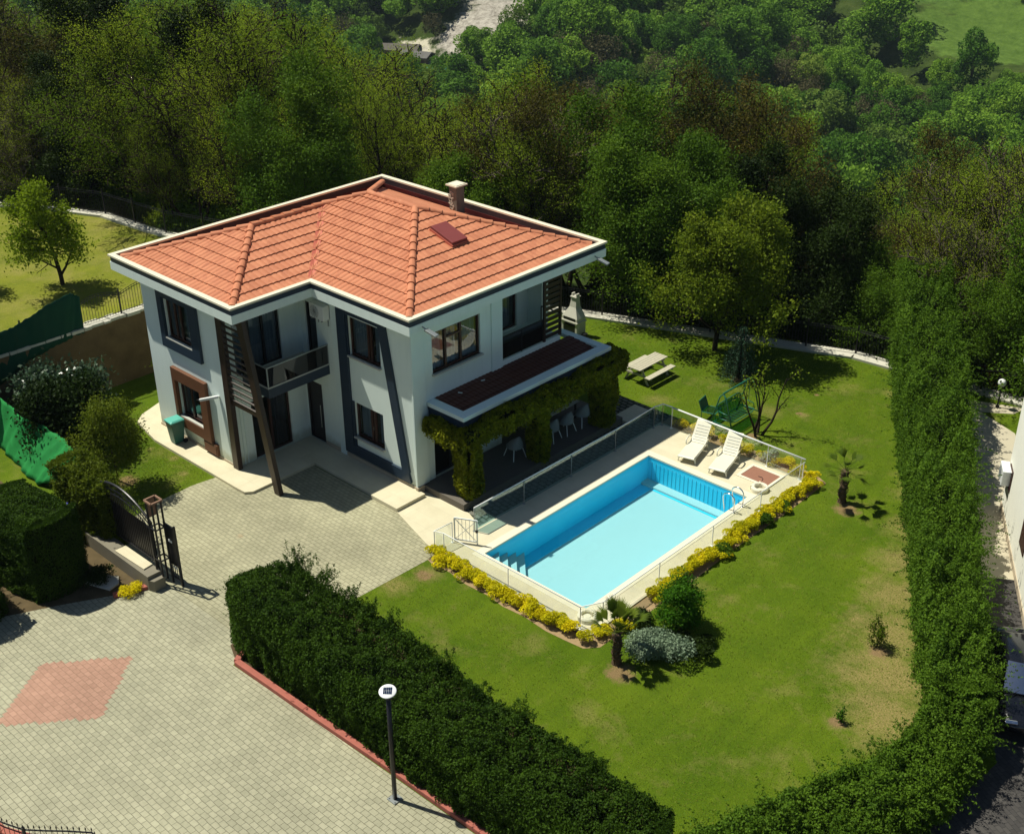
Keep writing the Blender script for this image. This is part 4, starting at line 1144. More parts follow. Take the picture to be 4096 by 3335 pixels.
# ------------------------------------------------------------------ solar lamp
t = thing('solar_lamp', 'black street lamp post topped by a white solar disc beside the red kerb', 'street lamp', (-.80,15.19,0))
mb = MB(); mb.tube([(0,0,0),(0,0,3.52)], .062, 16); mb.build('pole', M['black'], t, local=True, smooth=True)
mb = MB(); mb.box(-.15,.15,-.15,.15,.008,.04); 
for sx in (-1,1):
    for sy in (-1,1): mb.tube([(sx*.11,sy*.11,.04),(sx*.11,sy*.11,.07)], .018, 6)
mb.build('base_plate', M['greysteel'], t, local=True)
mb = MB(); mb.tube([(0,0,3.45),(0,0,3.60)], .09, 16); mb.build('collar', M['black'], t, local=True)
mb = MB(); mb.lathe([(.001,0),(.15,0),(.222,.035),(.225,.05),(.21,.062),(.001,.07)], n=40)
hd = mb.build('lamp_disc', M['whitemetal'], t, local=True, smooth=True); hd.location = (0,0,3.62)
hd.rotation_euler = (math.radians(9), math.radians(6), 0)
cell = plain('solar_cell', (.006,.018,.05), .2, .6, var=.3)
ca = MB(); a = math.radians(43)
for i in range(5):
    for j in range(2):
        ca.obox(((-.092+.046*i)*math.cos(a)-(-.056+.112*j)*math.sin(a), (-.092+.046*i)*math.sin(a)+(-.056+.112*j)*math.cos(a), .074), (.038,.100,.006), a)
ca.build('solar_cells', cell, hd, local=True)

# ------------------------------------------------------------------ entrance gate at the left
t = thing('sliding_gate', 'tall black iron sliding gate with an arched top beside the low wall', 'gate', (-15.6,16.45,0))
def arc(x):  # top height of the arch
    u = (x+15.75)/1.75
    return 2.28 + .55*(1-u*u)
def gate_leaf(t):
    mb = MB(); xs = np.linspace(-17.4,-13.95,26)
    mb.tube([(x,16.47,arc(x)) for x in xs], .045, 8); mb.tube([(x,16.47,arc(x)-.22) for x in xs], .02, 6); mb.tube([(x,16.47,arc(x)-.42) for x in xs], .02, 6)
    mb.bar((-17.4,16.47,.68),(-13.95,16.47,.68),.05,.07); mb.bar((-17.4,16.47,.68),(-17.4,16.47,arc(-17.4)),.06,.06); mb.bar((-13.95,16.47,.1),(-13.95,16.47,arc(-13.95)),.07,.07)
    mb.build('gate_frame', M['black'], t)
    b = MB()
    for k in range(28):
        x = -17.3+k*.122; b.bar((x,16.47,.7),(x,16.47,arc(x)-.42),.022,.022)
        if k%2 == 0:
            z = arc(x)-.32; b.tube([(x+.055*math.cos(q),16.47,z+.075*math.sin(q)) for q in np.linspace(0,2*PI,9)], .010, 4, False)
        b.bar((x,16.47,arc(x)-.22),(x,16.47,arc(x)),.012,.012)
    b.build('bars', M['black'], t)
    b = MB(); b.add([(-17.35,16.50,.72),(-13.98,16.50,.72),(-13.98,16.50,2.0),(-17.35,16.50,2.05)],[(0,1,2,3)]); b.build('backing_sheet', M['black'], t)
gate_leaf(t)
lt = thing('gate_pillar', 'open square iron gate pillar with brown top frame next to the arched gate', 'gate pillar', (-13.62,16.50,0))
mb = MB()
for sx in (-1,1):
    for sy in (-1,1): mb.bar((sx*.17,sy*.17,0),(sx*.17,sy*.17,3.2),.05,.05)
for z in (1.0,2.2): 
    for a,b in (((-.17,-.17),(.17,-.17)),((.17,-.17),(.17,.17)),((.17,.17),(-.17,.17)),((-.17,.17),(-.17,-.17))): mb.bar((*a,z),(*b,z),.04,.04)
mb.build('pillar_frame', M['black'], lt, local=True)
mb = MB()
for a,b in (((-.2,-.2),(.2,-.2)),((.2,-.2),(.2,.2)),((.2,.2),(-.2,.2)),((-.2,.2),(-.2,-.2))): mb.bar((*a,3.22),(*b,3.22),.06,.06)
mb.box(-.19,-.17,-.17,.17,2.55,3.18)
mb.build('top_frame', M['oldwood'] if False else plain('rusty_frame', (.22,.13,.085), .7, .2, var=.3, scale=12), lt, local=True)
pg = thing('gate_wing', 'narrow black iron gate wing standing at the driveway edge', 'gate', (-13.35,16.75,0))
mb = MB(); mb.bar((-.25,0,.1),(-.25,0,2.3),.06,.06); mb.bar((.32,0,.0),(.32,0,2.35),.07,.07)
for z in (.2,.75,1.55,2.25): mb.bar((-.25,0,z),(.32,0,z),.05,.05)
mb.build('gate_frame', M['black'], pg, local=True)
mb = MB(); mb.box(-.22,.29,-.012,.012,.78,2.2)
for k in range(4): mb.bar((-.13+k*.12,0,.2),(-.13+k*.12,0,.75),.02,.02)
mb.build('backing_sheet', M['black'], pg, local=True)
mb = MB(); mb.box(-.1,.1,-.03,-.015,1.62,1.70); mb.box(-.05,.2,-.035,-.015,.62,.68); mb.build('latch', M['whitemetal'], pg, local=True)
# low wall with white cap under the gate
lw = MB(); lw.prism([(-17.6,15.85),(-13.62,15.86),(-13.62,16.38),(-17.6,16.36)], 0, .55)
lwo = lw.build('low_wall', M['concrete']); tag(lwo, 'low grey concrete wall with a pale cap below the arched gate', 'wall')
mb = MB(); mb.prism([(-15.72,15.93),(-14.05,16.0),(-14.1,16.36),(-15.72,16.34)], .552, .60); mb.build('cap_slab', M['slab'], lwo, local=False)
mb = MB(); mb.prism([(-13.62,15.86),(-13.40,15.95),(-13.40,16.36),(-13.62,16.38)], 0, .42); mb.build('wall_block', M['concrete'], lwo, local=False)
st = MB(); st.prism([(-15.7,15.1),(-15.0,15.55),(-14.65,15.35),(-14.55,14.95),(-15.5,14.6)], .02, .09)
tag(st.build('flat_stone', M['palestone'], bevel=.01), 'flat pale slab lying between two shrubs near the gate', 'stone slab')
hs = MB(); hs.tube([(-17.0,15.2,2.3),(-16.85,15.05,1.9),(-16.7,14.95,1.3),(-16.75,14.9,.75),(-16.85,14.85,.5)], .035, 8)
tag(hs.build('garden_hose', plain('blue_hose', (.02,.03,.30), .4, .4), smooth=True), 'blue garden hose hanging on the dark side of the square hedge', 'hose')

# ------------------------------------------------------------------ fences on the kerbs
def iron_fence(name, label, pts, z0, h, post_step=2.7, bar=.13, mat='black', arch=False):
    t = thing(name, label, 'fence', (pts[0][0],pts[0][1],z0))
    rails = MB(); bars = MB()
    for a, b in zip(pts[:-1], pts[1:]):
        a = Vector((*a,z0)); b = Vector((*b,z0)); L = (b-a).length; d = (b-a)/L
        n = max(1, round(L/post_step))
        for k in range(n):
            p = a+d*(L*k/n); q = a+d*(L*(k+1)/n)
            pm = MB(); pm.bar(p+Vector((0,0,0)), p+Vector((0,0,h+.12)), .06,.06); pm.build('post', M[mat], t)
            m = int((q-p).length/bar)
            top = []
            for i in range(m+1):
                f = i/m; s = (math.sin(PI*f)*.28 if arch else 0)
                w = p+(q-p)*f
                bars.bar(w+Vector((0,0,.10)), w+Vector((0,0,h-.05+s)), .014,.014)
                top.append(w+Vector((0,0,h-.16+s)))
            rails.tube(top, .016, 5); rails.tube([x+Vector((0,0,.1)) for x in top], .012, 5); rails.bar(p+Vector((0,0,.16)), q+Vector((0,0,.16)), .025,.025)
    rails.build('rail', M[mat], t); bars.build('bars', M[mat], t)
    return t
iron_fence('iron_fence', 'dark iron railing on the stone kerb behind the picnic lawn', [(-28.0,39.05),(-17.1,43.5),(-12.0,45.4),(-5.7,47.9),(-4.0,48.0)], .1, 1.25)
iron_fence('iron_fence', 'dark iron railing on the kerb behind the raised lawn at the upper left', [(-52,25.4),(-46.8,27.6),(-43.2,29.6),(-40.7,30.7),(-35.7,31.2),(-28.7,33.4)], 3.1, 1.25)
iron_fence('iron_fence', 'arched iron railing on the retaining wall left of the villa', [(-28.15,19.6),(-28.15,22.0),(-28.15,24.1),(-28.15,26.6),(-28.15,29.2)], 3.05, 1.05, arch=True, post_step=2.3)
iron_fence('iron_fence', 'arched iron railing behind the globe lamp at the right', [(-1.9,48.3),(2.1,48.3),(7,48.9)], .1, 1.0, arch=True, post_step=2.0)
# spiked railing bottom left
t = thing('spiked_railing', 'black iron railing with spear tips in the bottom left corner', 'fence', (-6.2,7.9,0))
pts = [(-7.9,6.9),(-6.9,7.2),(-6.3,7.35),(-5.75,7.6),(-5.3,7.95),(-4.85,8.3),(-4.4,8.68),(-3.9,8.7),(-3.0,8.2)]
zz = [1.15,1.27,1.26,1.22,1.24,1.28,1.26,1.1,1.0]
r = MB(); r.tube([(p[0],p[1],z) for p,z in zip(pts,zz)], .022, 6); r.tube([(p[0],p[1],z-.14) for p,z in zip(pts,zz)], .018, 6); r.tube([(p[0],p[1],.18) for p in pts], .018, 6)
r.build('rail', M['black'], t)
b = MB()
P = [Vector((p[0],p[1],z)) for p,z in zip(pts,zz)]
for a, c in zip(P[:-1],P[1:]):
    n = max(1,int((c-a).length/.13))
    for k in range(n):
        w = a+(c-a)*k/n; w0 = Vector((w.x,w.y,.1)); b.bar(w0, w+Vector((0,0,.10)), .012,.012)
        b.tube([w+Vector((0,0,.06)),w+Vector((0,0,.10)),w+Vector((0,0,.19))], [.008,.022,.001], 5)
b.build('spiked_bars', M['black'], t)
pm = MB(); pm.bar((-5.75,7.6,0),(-5.75,7.6,1.3),.07,.07); pm.build('post', M['black'], t)
tag(strip([(-9.5,7.3),(-7.3,7.62),(-6.3,8.1),(-5.5,8.45),(-4.6,8.9)], .22, -.02, .10).build('red_kerb', M['redbrick'], bevel=.02), kind='structure')

# shade nets
def cloth(name, label, cat, top, bot, mat, nz=10, amp=.07):
    top = [Vector(p) for p in top]; bot = [Vector(p) for p in bot]
    def samp(P, f):
        f = f*(len(P)-1); i = min(int(f), len(P)-2); return P[i].lerp(P[i+1], f-i)
    n = 60; vs = []
    for j in range(nz+1):
        for i in range(n+1):
            a = samp(top, i/n); b = samp(bot, i/n); p = a.lerp(b, j/nz)
            k = amp*(math.sin(i*.45)+.6*math.sin(i*1.1+j*.4)+.4*math.sin(i*.2-j*.7))
            vs.append((p.x+k, p.y+k*.6, p.z + .02*math.sin(i*1.7+j)))
    mb = MB().add(vs, [(j*(n+1)+i,j*(n+1)+i+1,(j+1)*(n+1)+i+1,(j+1)*(n+1)+i) for j in range(nz) for i in range(n)])
    o = mb.build(name, M[mat], smooth=True); md = o.modifiers.new('s','SOLIDIFY'); md.thickness = .012
    return tag(o, label, cat)
cloth('shade_net', 'bright green shade net draped along the boundary of the soil strip at the left edge', 'net',
      [(-29.5,17.6,1.9),(-27.0,17.7,1.85),(-25.0,17.6,1.75),(-23.4,17.8,1.75),(-21.9,17.8,1.7),(-20.6,17.7,1.6)],
      [(-29.5,17.1,.1),(-27.2,17.1,.05),(-25.5,17.0,.03),(-23.9,16.75,.03),(-22.6,16.6,.1),(-21.1,17.3,.5)], 'net')
cloth('tarpaulin', 'dark green tarpaulin hung on the railing of the retaining wall', 'tarpaulin',
      [(-28.02,16.5,3.9),(-28.0,18.9,4.05),(-28.02,19.6,4.15),(-28.0,20.6,4.5),(-28.02,21.9,4.78),(-28.0,22.25,4.5)],
      [(-27.9,16.5,1.2),(-27.9,18.5,2.0),(-27.9,19.6,2.5),(-27.92,20.6,2.7),(-27.92,21.5,2.85),(-27.95,22.15,2.9)], 'netdark', amp=.025)

# globe lamp by the far railing
t = thing('globe_lamp', 'garden lamp with a white glass globe on a dark post at the far right', 'garden lamp', (1.29,47.3,0))
mb = MB(); mb.tube([(0,0,0),(0,0,1.0)], .035, 8); mb.tube([(0,0,0),(0,0,.1)], .08, 12); mb.build('post', M['black'], t, local=True)
mb = MB()
prof = [(.001,-.17)]+[(.17*math.cos(a),.17*math.sin(a)) for a in np.linspace(-1.3,1.5,9)]
mb.lathe(prof, (0,0,1.17), 20); mb.build('globe', M['whitemetal'], t, local=True, smooth=True)

# satellite dish behind the villa's left wall
t = thing('satellite_dish', 'grey satellite dish standing behind the left wall of the villa', 'satellite dish', (-27.5,26.6,3.0), math.radians(-30))
mb = MB(); n=24; vs=[(0,0.1,0)]; 
for j in range(1,6):
    for i in range(n):
        a=2*PI*i/n; r=.42*j/5; vs.append((r*math.cos(a), .1-.5*r*r, r*1.1*math.sin(a)))
fs=[(0,1+i,1+(i+1)%n) for i in range(n)]+[(1+j*n+i,1+(j+1)*n+i,1+(j+1)*n+(i+1)%n,1+j*n+(i+1)%n) for j in range(4) for i in range(n)]
mb.add([(x,y,z+.7) for x,y,z in vs],fs); o=mb.build('dish', M['sill'], t, local=True, smooth=True)
md=o.modifiers.new('s','SOLIDIFY'); md.thickness=.015
MB().tube([(0,.1,.7),(0,.25,.45),(0,.25,0)],.03,8).build('mast', M['greysteel'], t, local=True)

# ------------------------------------------------------------------ neighbour building and car on the right
nb = thing('neighbour_building', 'white rendered neighbouring building at the right edge of the photo', 'building', (4.72,39.87,0))
e = Vector((.489,-.872,0)); nn = Vector((.872,.489,0))     # along the facade towards the camera, and inwards
A = Vector((4.72,39.87,0))
def nbp(u, w, z): return A + e*u + nn*w + Vector((0,0,z))
def nbox(mb, u0,u1,w0,w1,z0,z1):
    vs = [nbp(u0,w0,z0),nbp(u1,w0,z0),nbp(u1,w1,z0),nbp(u0,w1,z0),nbp(u0,w0,z1),nbp(u1,w0,z1),nbp(u1,w1,z1),nbp(u0,w1,z1)]
    mb.add(vs, [(3,2,1,0),(4,5,6,7),(0,1,5,4),(1,2,6,5),(2,3,7,6),(3,0,4,7)])
mb = MB(); nbox(mb,0,9,0,8,-.05,5.6); mb.build('wall', plain('white_render',(.80,.80,.70),.8,.1,var=.04), nb)
mb = MB(); nbox(mb,-.6,9.6,-.15,8.6,5.61,5.9); mb.build('roof', M['trimwhite'], nb)
mb = MB(); nbox(mb,.3,1.0,-.04,-.001,1.2,2.0); nbox(mb,4.2,5.1,-.04,-.001,1.2,2.2); nbox(mb,6.4,7.3,-.04,-.001,1.2,2.2); mb.build('window', M['winframe'], nb)
mb = MB(); nbox(mb,-.02,9.02,-.03,-.002,0,.25); mb.build('plinth', M['plinth'], nb)
aircon('white air conditioner box on the wall of the neighbouring building', tuple(nbp(.45,-.02,1.35)), math.atan2(-.872,.489), group=None)

def car():
    t = thing('parked_car', 'black parked car with a large reflective windscreen at the right edge', 'car', (9.50,30.30,0), math.atan2(-.872,.489))
    # local +x = forward (towards the camera), origin mid car
    paint = plain('black_car_paint', (.006,.007,.010), .12, .7, var=.05); glassc = plain('windscreen', (.02,.04,.06), .03, 1.0, metal=.0, var=.0)
    glassc, nt_, out_ = newmat('windscreen_glass'); g1 = N(nt_, 'ShaderNodeBsdfGlossy'); g1.inputs['Roughness'].default_value = .03; g2 = N(nt_, 'ShaderNodeBsdfDiffuse'); g2.inputs[0].default_value = (.01,.015,.02,1)
    ms_ = N(nt_, 'ShaderNodeMixShader'); ms_.inputs[0].default_value = .8; nt_.links.new(g2.outputs[0], ms_.inputs[1]); nt_.links.new(g1.outputs[0], ms_.inputs[2]); nt_.links.new(ms_.outputs[0], out_.inputs[0])
    W = .88
    st = [(-2.15,.45,.62,.78),(-2.1,.35,.95,.82),(-1.6,.25,1.0,.87),(-.5,.22,.98,.88),(.7,.22,.96,.88),(1.5,.22,.88,.87),(2.0,.28,.74,.80),(2.2,.38,.60,.66)]
    mb = MB(); rings = []
    for x,z0,z1,w in st:
        rings.append([(x,-w,z0),(x,-w*1.0,(z0+z1)/2),(x,-w*.93,z1-.04),(x,-w*.6,z1+.02),(x,0,z1+.05),(x,w*.6,z1+.02),(x,w*.93,z1-.04),(x,w,(z0+z1)/2),(x,w,z0)])
    loft(mb, rings); mb.f.append(tuple(range(9))[::-1])
    o = mb.build('body', paint, t, local=True, smooth=True); sb = o.modifiers.new('s','SUBSURF'); sb.levels = sb.render_levels = 2
    mb = MB(); rings = []
    for x,z,w in ((-1.75,.98,.72),(-1.1,1.38,.62),(-.2,1.46,.62),(.35,1.40,.62),(1.15,.98,.74)):
        rings.append([(x,-w,.9),(x,-w,z-.05),(x,-w*.7,z),(x,0,z+.02),(x,w*.7,z),(x,w,z-.05),(x,w,.9)])
    loft(mb, rings); mb.f.append(tuple(range(7))[::-1])
    mb.build('cabin', paint, t, local=True, smooth=True)
    mb = MB(); vs = []
    for x,z,w in ((.36,1.415,.57),(.65,1.28,.63),(.95,1.13,.68),(1.2,.99,.72)):
        for k in range(7):
            f = k/6*2-1; vs.append((x+.02-.10*f*f, w*f, z+.035-.03*f*f))
    mb.add(vs, [(j*7+k,(j+1)*7+k,(j+1)*7+k+1,j*7+k+1) for j in range(3) for k in range(6)])
    mb.build('windscreen', glassc, t, local=True, smooth=True)
    for s in (-1,1):
        mb = MB(); mb.add([(.95,s*.715,1.0),(.25,s*.64,1.36),(-1.0,s*.645,1.34),(-1.5,s*.735,1.0)],[(0,1,2,3)]); mb.build('side_window', glassc, t, local=True)
        mb = MB(); mb.obox((2.08,s*.55,.66),(.12,.34,.14),0,0,.3); mb.build('headlight', M['steel'], t, local=True, bevel=.02)
        mb = MB(); mb.obox((.85,s*1.0,1.02),(.14,.2,.12)); mb.build('mirror', paint, t, local=True, bevel=.02)
        for x in (-1.35,1.4):
            mb = MB(); mb.tube([(x,s*.70,.32),(x,s*.88,.32)], .32, 24); w = mb.build('wheel', M['black'], t, local=True)
            mb = MB(); mb.tube([(x,s*.87,.32),(x,s*.892,.32)], .2, 16); mb.build('rim', M['greysteel'], w, local=True)
    mb = MB(); mb.tube([(1.24,-.5,.98),(.95,-.05,1.16)], .01, 5); mb.tube([(1.24,.1,.99),(.95,.5,1.14)], .01, 5); mb.build('wipers', M['black'], t, local=True)
car()

# far valley sheds
def shed(label, x, y, w, d, h, rz, roofcol, name='shed'):
    z = float(terr(x,y)) - .6
    t = thing(name, label, 'shed', (x,y,z), rz)
    mb = MB(); mb.box(-w/2,w/2,-d/2,d/2,0,h); mb.build('wall', plain('shed_wall', (.10,.09,.07), .9, .1), t, local=True)
    mb = MB(); mb.extr([(-d/2-.6,h-.1),(0,h+d*.2),(d/2+.6,h-.1),(d/2+.6,h+.15),(0,h+d*.2+.25),(-d/2-.6,h+.15)], 'x', -w/2-.5, w/2+.5); mb.build('roof', plain('shed_roof', roofcol, .8, .1, var=.3, scale=.5), t, local=True)
    for k in range(4): MB().box(-w/2+w*(k+.3)/4,-w/2+w*(k+.7)/4,-d/2-.02,-d/2-.001,h*.3,h*.8).build('opening', M['black'], t, local=True)
shed('long low grey-roofed shed in the far valley clearing, left of the smaller one', -240, 228, 12, 5.5, 2.6, .55, (.11,.10,.085))
shed('small dark shed in the far valley clearing, right of the long one', -231, 227, 8, 5, 2.6, .35, (.13,.125,.12))
shed('small blue-roofed hut at the right of the far valley clearing', -217, 223, 7, 4, 1.8, .6, (.03,.28,.42), 'hut')
shed('pale hut seen through the trees at the far upper left', -279, 207, 8, 5, 3, .8, (.55,.52,.45), 'hut')
# ------------------------------------------------------------------ vegetation
M['f_hedge'] = foliage('hedge_leaves', (.012,.034,.003), (.060,.120,.009), .3, 1.0, objvar=0)
M['f_hedge2'] = foliage('loose_hedge_leaves', (.040,.095,.007), (.125,.225,.016), .35, .9, objvar=0)
M['f_yellow'] = foliage('golden_leaves', (.50,.46,.006), (.80,.72,.010), .3, 2.2, objvar=.18)
M['f_yellowin'] = foliage('olive_leaves', (.14,.16,.006), (.32,.30,.008), .3, 2)
M['f_ivy'] = foliage('ivy_leaves', (.014,.034,.003), (.30,.32,.008), .35, 3.0, objvar=0)
M['f_bright'] = foliage('bright_green_leaves', (.035,.12,.006), (.085,.22,.010), .4, 1.2)
M['f_blue'] = foliage('grey_blue_needles', (.10,.16,.095), (.26,.34,.22), .15, 2.5)
M['f_spring'] = foliage('spring_leaves', (.125,.20,.010), (.27,.37,.022), .45, .35, objvar=.3)
M['f_green'] = foliage('green_leaves', (.05,.115,.008), (.14,.24,.016), .4, .4, objvar=.3)
M['f_dark'] = foliage('dark_leaves', (.009,.022,.003), (.030,.056,.006), .25, .4, objvar=.2)
M['f_brown'] = foliage('russet_budding_leaves', (.055,.052,.008), (.120,.108,.014), .35, .4, objvar=.25)
M['f_maple'] = foliage('maple_leaves', (.055,.105,.006), (.16,.22,.012), .4, .8)
M['f_lime'] = foliage('lime_leaves', (.10,.17,.006), (.22,.31,.012), .5, .8)
M['f_olive'] = foliage('olive_green_leaves', (.055,.095,.006), (.14,.18,.012), .4, .9)
M['f_glossy'] = foliage('glossy_leaves', (.02,.05,.02), (.09,.15,.08), .15, 3, rough=.35, spec=.4)
M['f_far'] = foliage('far_wood_leaves', (.07,.17,.014), (.17,.33,.030), .4, .12, objvar=.45)
M['f_farlight'] = foliage('far_light_leaves', (.12,.20,.028), (.20,.30,.045), .4, .12, objvar=.35)
M['f_farbrown'] = foliage('far_brown_leaves', (.085,.080,.035), (.15,.135,.06), .3, .12, objvar=.3)
M['f_palm'] = foliage('palm_leaves', (.035,.075,.006), (.12,.17,.015), .3, 2)
M['f_grass'] = foliage('grass_blades', (.11,.19,.008), (.34,.36,.07), .5, .5, objvar=0)

def unit(v): return v/np.maximum(np.linalg.norm(v, axis=1, keepdims=True), 1e-9)
def leaves(P, size, rg, nb=None, bias=.5, aspect=.55, fold=.0, svar=.35):
    """diamond leaf quads at P; normals random, pulled towards nb"""
    n = len(P); nr = unit(rg.normal(size=(n,3)))
    if nb is not None: nr = unit(nr*(1-bias) + nb*bias)
    t = unit(np.cross(nr, rg.normal(size=(n,3)))); b = np.cross(nr, t)
    s = size*(1+svar*(rg.random((n,1))*2-1))
    a = P - t*s*.5; c = P + t*s*.5; l = P + b*s*.5*aspect + nr*s*fold; r = P - b*s*.5*aspect + nr*s*fold
    V = np.stack([a, l, c, r], 1).reshape(-1,3)
    F = np.arange(4*n).reshape(-1,4)
    return V, F
def leafmesh(name, parts):
    Vs = []; Fs = []; o = 0
    for V, F in parts: Vs.append(V); Fs.append(F+o); o += len(V)
    return np_mesh(name, np.concatenate(Vs), np.concatenate(Fs))

def tubes_np(segs, sides=4):
    segs = np.array(segs)               # (n,8): p0 p1 r0 r1
    p0 = segs[:,0:3]; p1 = segs[:,3:6]; r0 = segs[:,6:7]; r1 = segs[:,7:8]
    d = unit(p1-p0); ref = np.where(np.abs(d[:,2:3])<.9, np.array([[0,0,1.]]), np.array([[1.,0,0]]))
    u = unit(np.cross(d, ref)); w = np.cross(d, u)
    V = []
    for k in range(sides):
        a = 2*PI*k/sides; V.append(p0+(u*math.cos(a)+w*math.sin(a))*r0)
    for k in range(sides):
        a = 2*PI*k/sides; V.append(p1+(u*math.cos(a)+w*math.sin(a))*r1)
    V = np.stack(V, 1).reshape(-1,3); n = len(segs)
    base = np.arange(n)[:,None]*2*sides
    F = []
    for k in range(sides):
        F.append(np.stack([base[:,0]+k, base[:,0]+(k+1)%sides, base[:,0]+sides+(k+1)%sides, base[:,0]+sides+k],1))
    return V, np.concatenate(F)

def skeleton(seed, H, stems=1, levels=3, kids=(7,6,5), tilt=.12, angle=(.55,.75,.8), ratio=(.55,.5,.5), r0=.16, trop=.06, wig=.10, clear=.25, spreadstem=.35, rmin=.006):
    rg = random.Random(seed)
    segs = []; anchors = []
    def grow(p, d, L, r, lvl):
        ns = 6 if lvl == 0 else (4 if lvl == 1 else 3)
        pts = [p]; ds = [d]; rr = [r]
        for i in range(ns):
            d = (d + Vector((rg.gauss(0,wig),rg.gauss(0,wig),rg.gauss(0,wig)*.6+trop))).normalized()
            q = pts[-1] + d*(L/ns); r2 = r*(1-(i+1)/ns*(.72 if lvl < levels else .85))
            segs.append((*pts[-1], *q, rr[-1], max(r2,rmin)))
            pts.append(q); ds.append(d); rr.append(max(r2,rmin))
        if lvl >= levels-1:
            for i in range(1, ns+1): anchors.append((pts[i], ds[i], lvl))
        if lvl < levels:
            n = kids[min(lvl, len(kids)-1)]
            for k in range(n):
                f = (clear if lvl == 0 else .2) + (1-(clear if lvl == 0 else .2))*(k+rg.random())/n
                f = min(f, .98); i = min(int(f*ns), ns-1); q = pts[i].lerp(pts[i+1], f*ns-i); dd = ds[i+1]
                az = k*2.4+rg.uniform(-.5,.5); an = angle[min(lvl,len(angle)-1)]*rg.uniform(.7,1.25)
                s = dd.cross(Vector((0,0,1)) if abs(dd.z) < .95 else Vector((1,0,0))).normalized(); s2 = dd.cross(s)
                nd = (dd*math.cos(an) + (s*math.cos(az)+s2*math.sin(az))*math.sin(an)).normalized()
                LL = L*ratio[min(lvl,len(ratio)-1)]*(1.15-.55*f)*rg.uniform(.75,1.2)
                grow(q, nd, LL, max(rr[i]*.55,.008), lvl+1)
    for s in range(stems):
        az = 2*PI*s/stems+rg.uniform(-.4,.4); tl = (tilt if stems == 1 else spreadstem*rg.uniform(.4,1.1))
        d = Vector((math.cos(az)*tl, math.sin(az)*tl, 1)).normalized()
        grow(Vector((math.cos(az)*.1*(stems>1), math.sin(az)*.1*(stems>1), -.2)), d, H*rg.uniform(.82,1.0)*.85, r0*(1 if stems == 1 else .7), 0)
    return segs, anchors

def make_tree(name, label, cat, seed, H, leafmat, barkmat='bark', per=4, lsize=.14, sig=.22, group=None, sides=4, extra=None, aspect=.6, bias=.25, zc=None, **kw):
    segs, anch = skeleton(seed, H, **kw)
    rg = np.random.default_rng(seed)
    A = np.array([a[0] for a in anch])
    if zc is not None: A = A[A[:,2] > zc]
    top = A[:,2].max(); sc = H/top
    A = A*np.array([1,1,sc]); S = np.array(segs); S[:,[2,5]] *= sc
    t = thing(name, label, cat, (0,0,0), 0, group)
    V, F = tubes_np(S, sides); tr = np_mesh('trunk', V, F, True); link_mesh('trunk', tr, M[barkmat], t)
    P = np.repeat(A, per, 0) + rg.normal(0, sig, (len(A)*per,3))
    c = P.mean(0); out = unit(P-c+np.array([0,0,.4]))
    L = [leaves(P, lsize, rg, out, bias, aspect)]
    if extra: L.append(extra(rg, A))
    link_mesh('crown', leafmesh('crown', L), M[leafmat], t)
    t['_h'] = H
    return t

def place(t0, x, y, z, rz=0, s=1.0, label=None, group=None, first=None, sz=None):
    if t0.get('_used'): t = copy_tree(t0)
    else: t = t0
    t0['_used'] = 1
    t.location = (x, y, z); t.rotation_euler = (0,0,rz); t.scale = (s, s, sz or s)
    if label: t['label'] = label
    if group: t['group'] = group
    return t

# ---- near wood behind the kerb -------------------------------------------
G1 = 'trees of the wood behind the garden fence'
LAB = dict(
 spring='sparse spring-green tree with fine branches showing through in the wood behind the garden',
 fan='tall many-stemmed tree with fanning bare branches and thin yellow-green leaf in the wood',
 green='full green leafy tree in the wood behind the garden fence',
 dark='dark dense evergreen-looking tree in the wood behind the garden fence',
 brown='russet brown budding tree in the wood behind the garden fence',
 bare='almost leafless grey-twigged tree in the wood behind the garden fence')
PT = {k: [] for k in LAB}
PT['spring'] += [make_tree('woodland_tree', LAB['spring'], 'tree', 11, 14, 'f_spring', per=13, lsize=.088, rmin=.028, sig=.30, group=G1, levels=3, kids=(11,6,4), r0=.26, clear=.3, angle=(.7,.8,.8), ratio=(.42,.5,.5)),
                 make_tree('woodland_tree', LAB['spring'], 'tree', 12, 13, 'f_spring', per=13, lsize=.088, rmin=.028, sig=.30, group=G1, levels=3, kids=(12,6,4), r0=.24, clear=.25, angle=(.8,.8,.8), ratio=(.45,.5,.5), stems=2, spreadstem=.2)]
PT['fan'] += [make_tree('woodland_tree', LAB['fan'], 'tree', 21, 16, 'f_spring', per=7, lsize=.085, rmin=.036, sig=.34, group=G1, levels=3, kids=(8,5,4), stems=6, r0=.30, clear=.35, spreadstem=.42, angle=(.45,.6,.7), ratio=(.36,.5,.5)),
              make_tree('woodland_tree', LAB['fan'], 'tree', 22, 15, 'f_spring', per=7, lsize=.085, rmin=.036, sig=.34, group=G1, levels=3, kids=(9,5,4), stems=4, r0=.34, clear=.3, spreadstem=.5, angle=(.55,.7,.7), ratio=(.40,.5,.5))]
PT['green'] += [make_tree('woodland_tree', LAB['green'], 'tree', 31, 12, 'f_green', per=22, lsize=.135, sig=.32, group=G1, levels=3, kids=(12,6,4), r0=.18, clear=.18, angle=(.9,.8,.8), ratio=(.45,.5,.5)),
                make_tree('woodland_tree', LAB['green'], 'tree', 32, 11, 'f_green', per=22, lsize=.135, sig=.32, group=G1, levels=3, kids=(13,6,4), r0=.16, clear=.15, angle=(1.,.8,.8), ratio=(.5,.5,.5), stems=2, spreadstem=.3)]
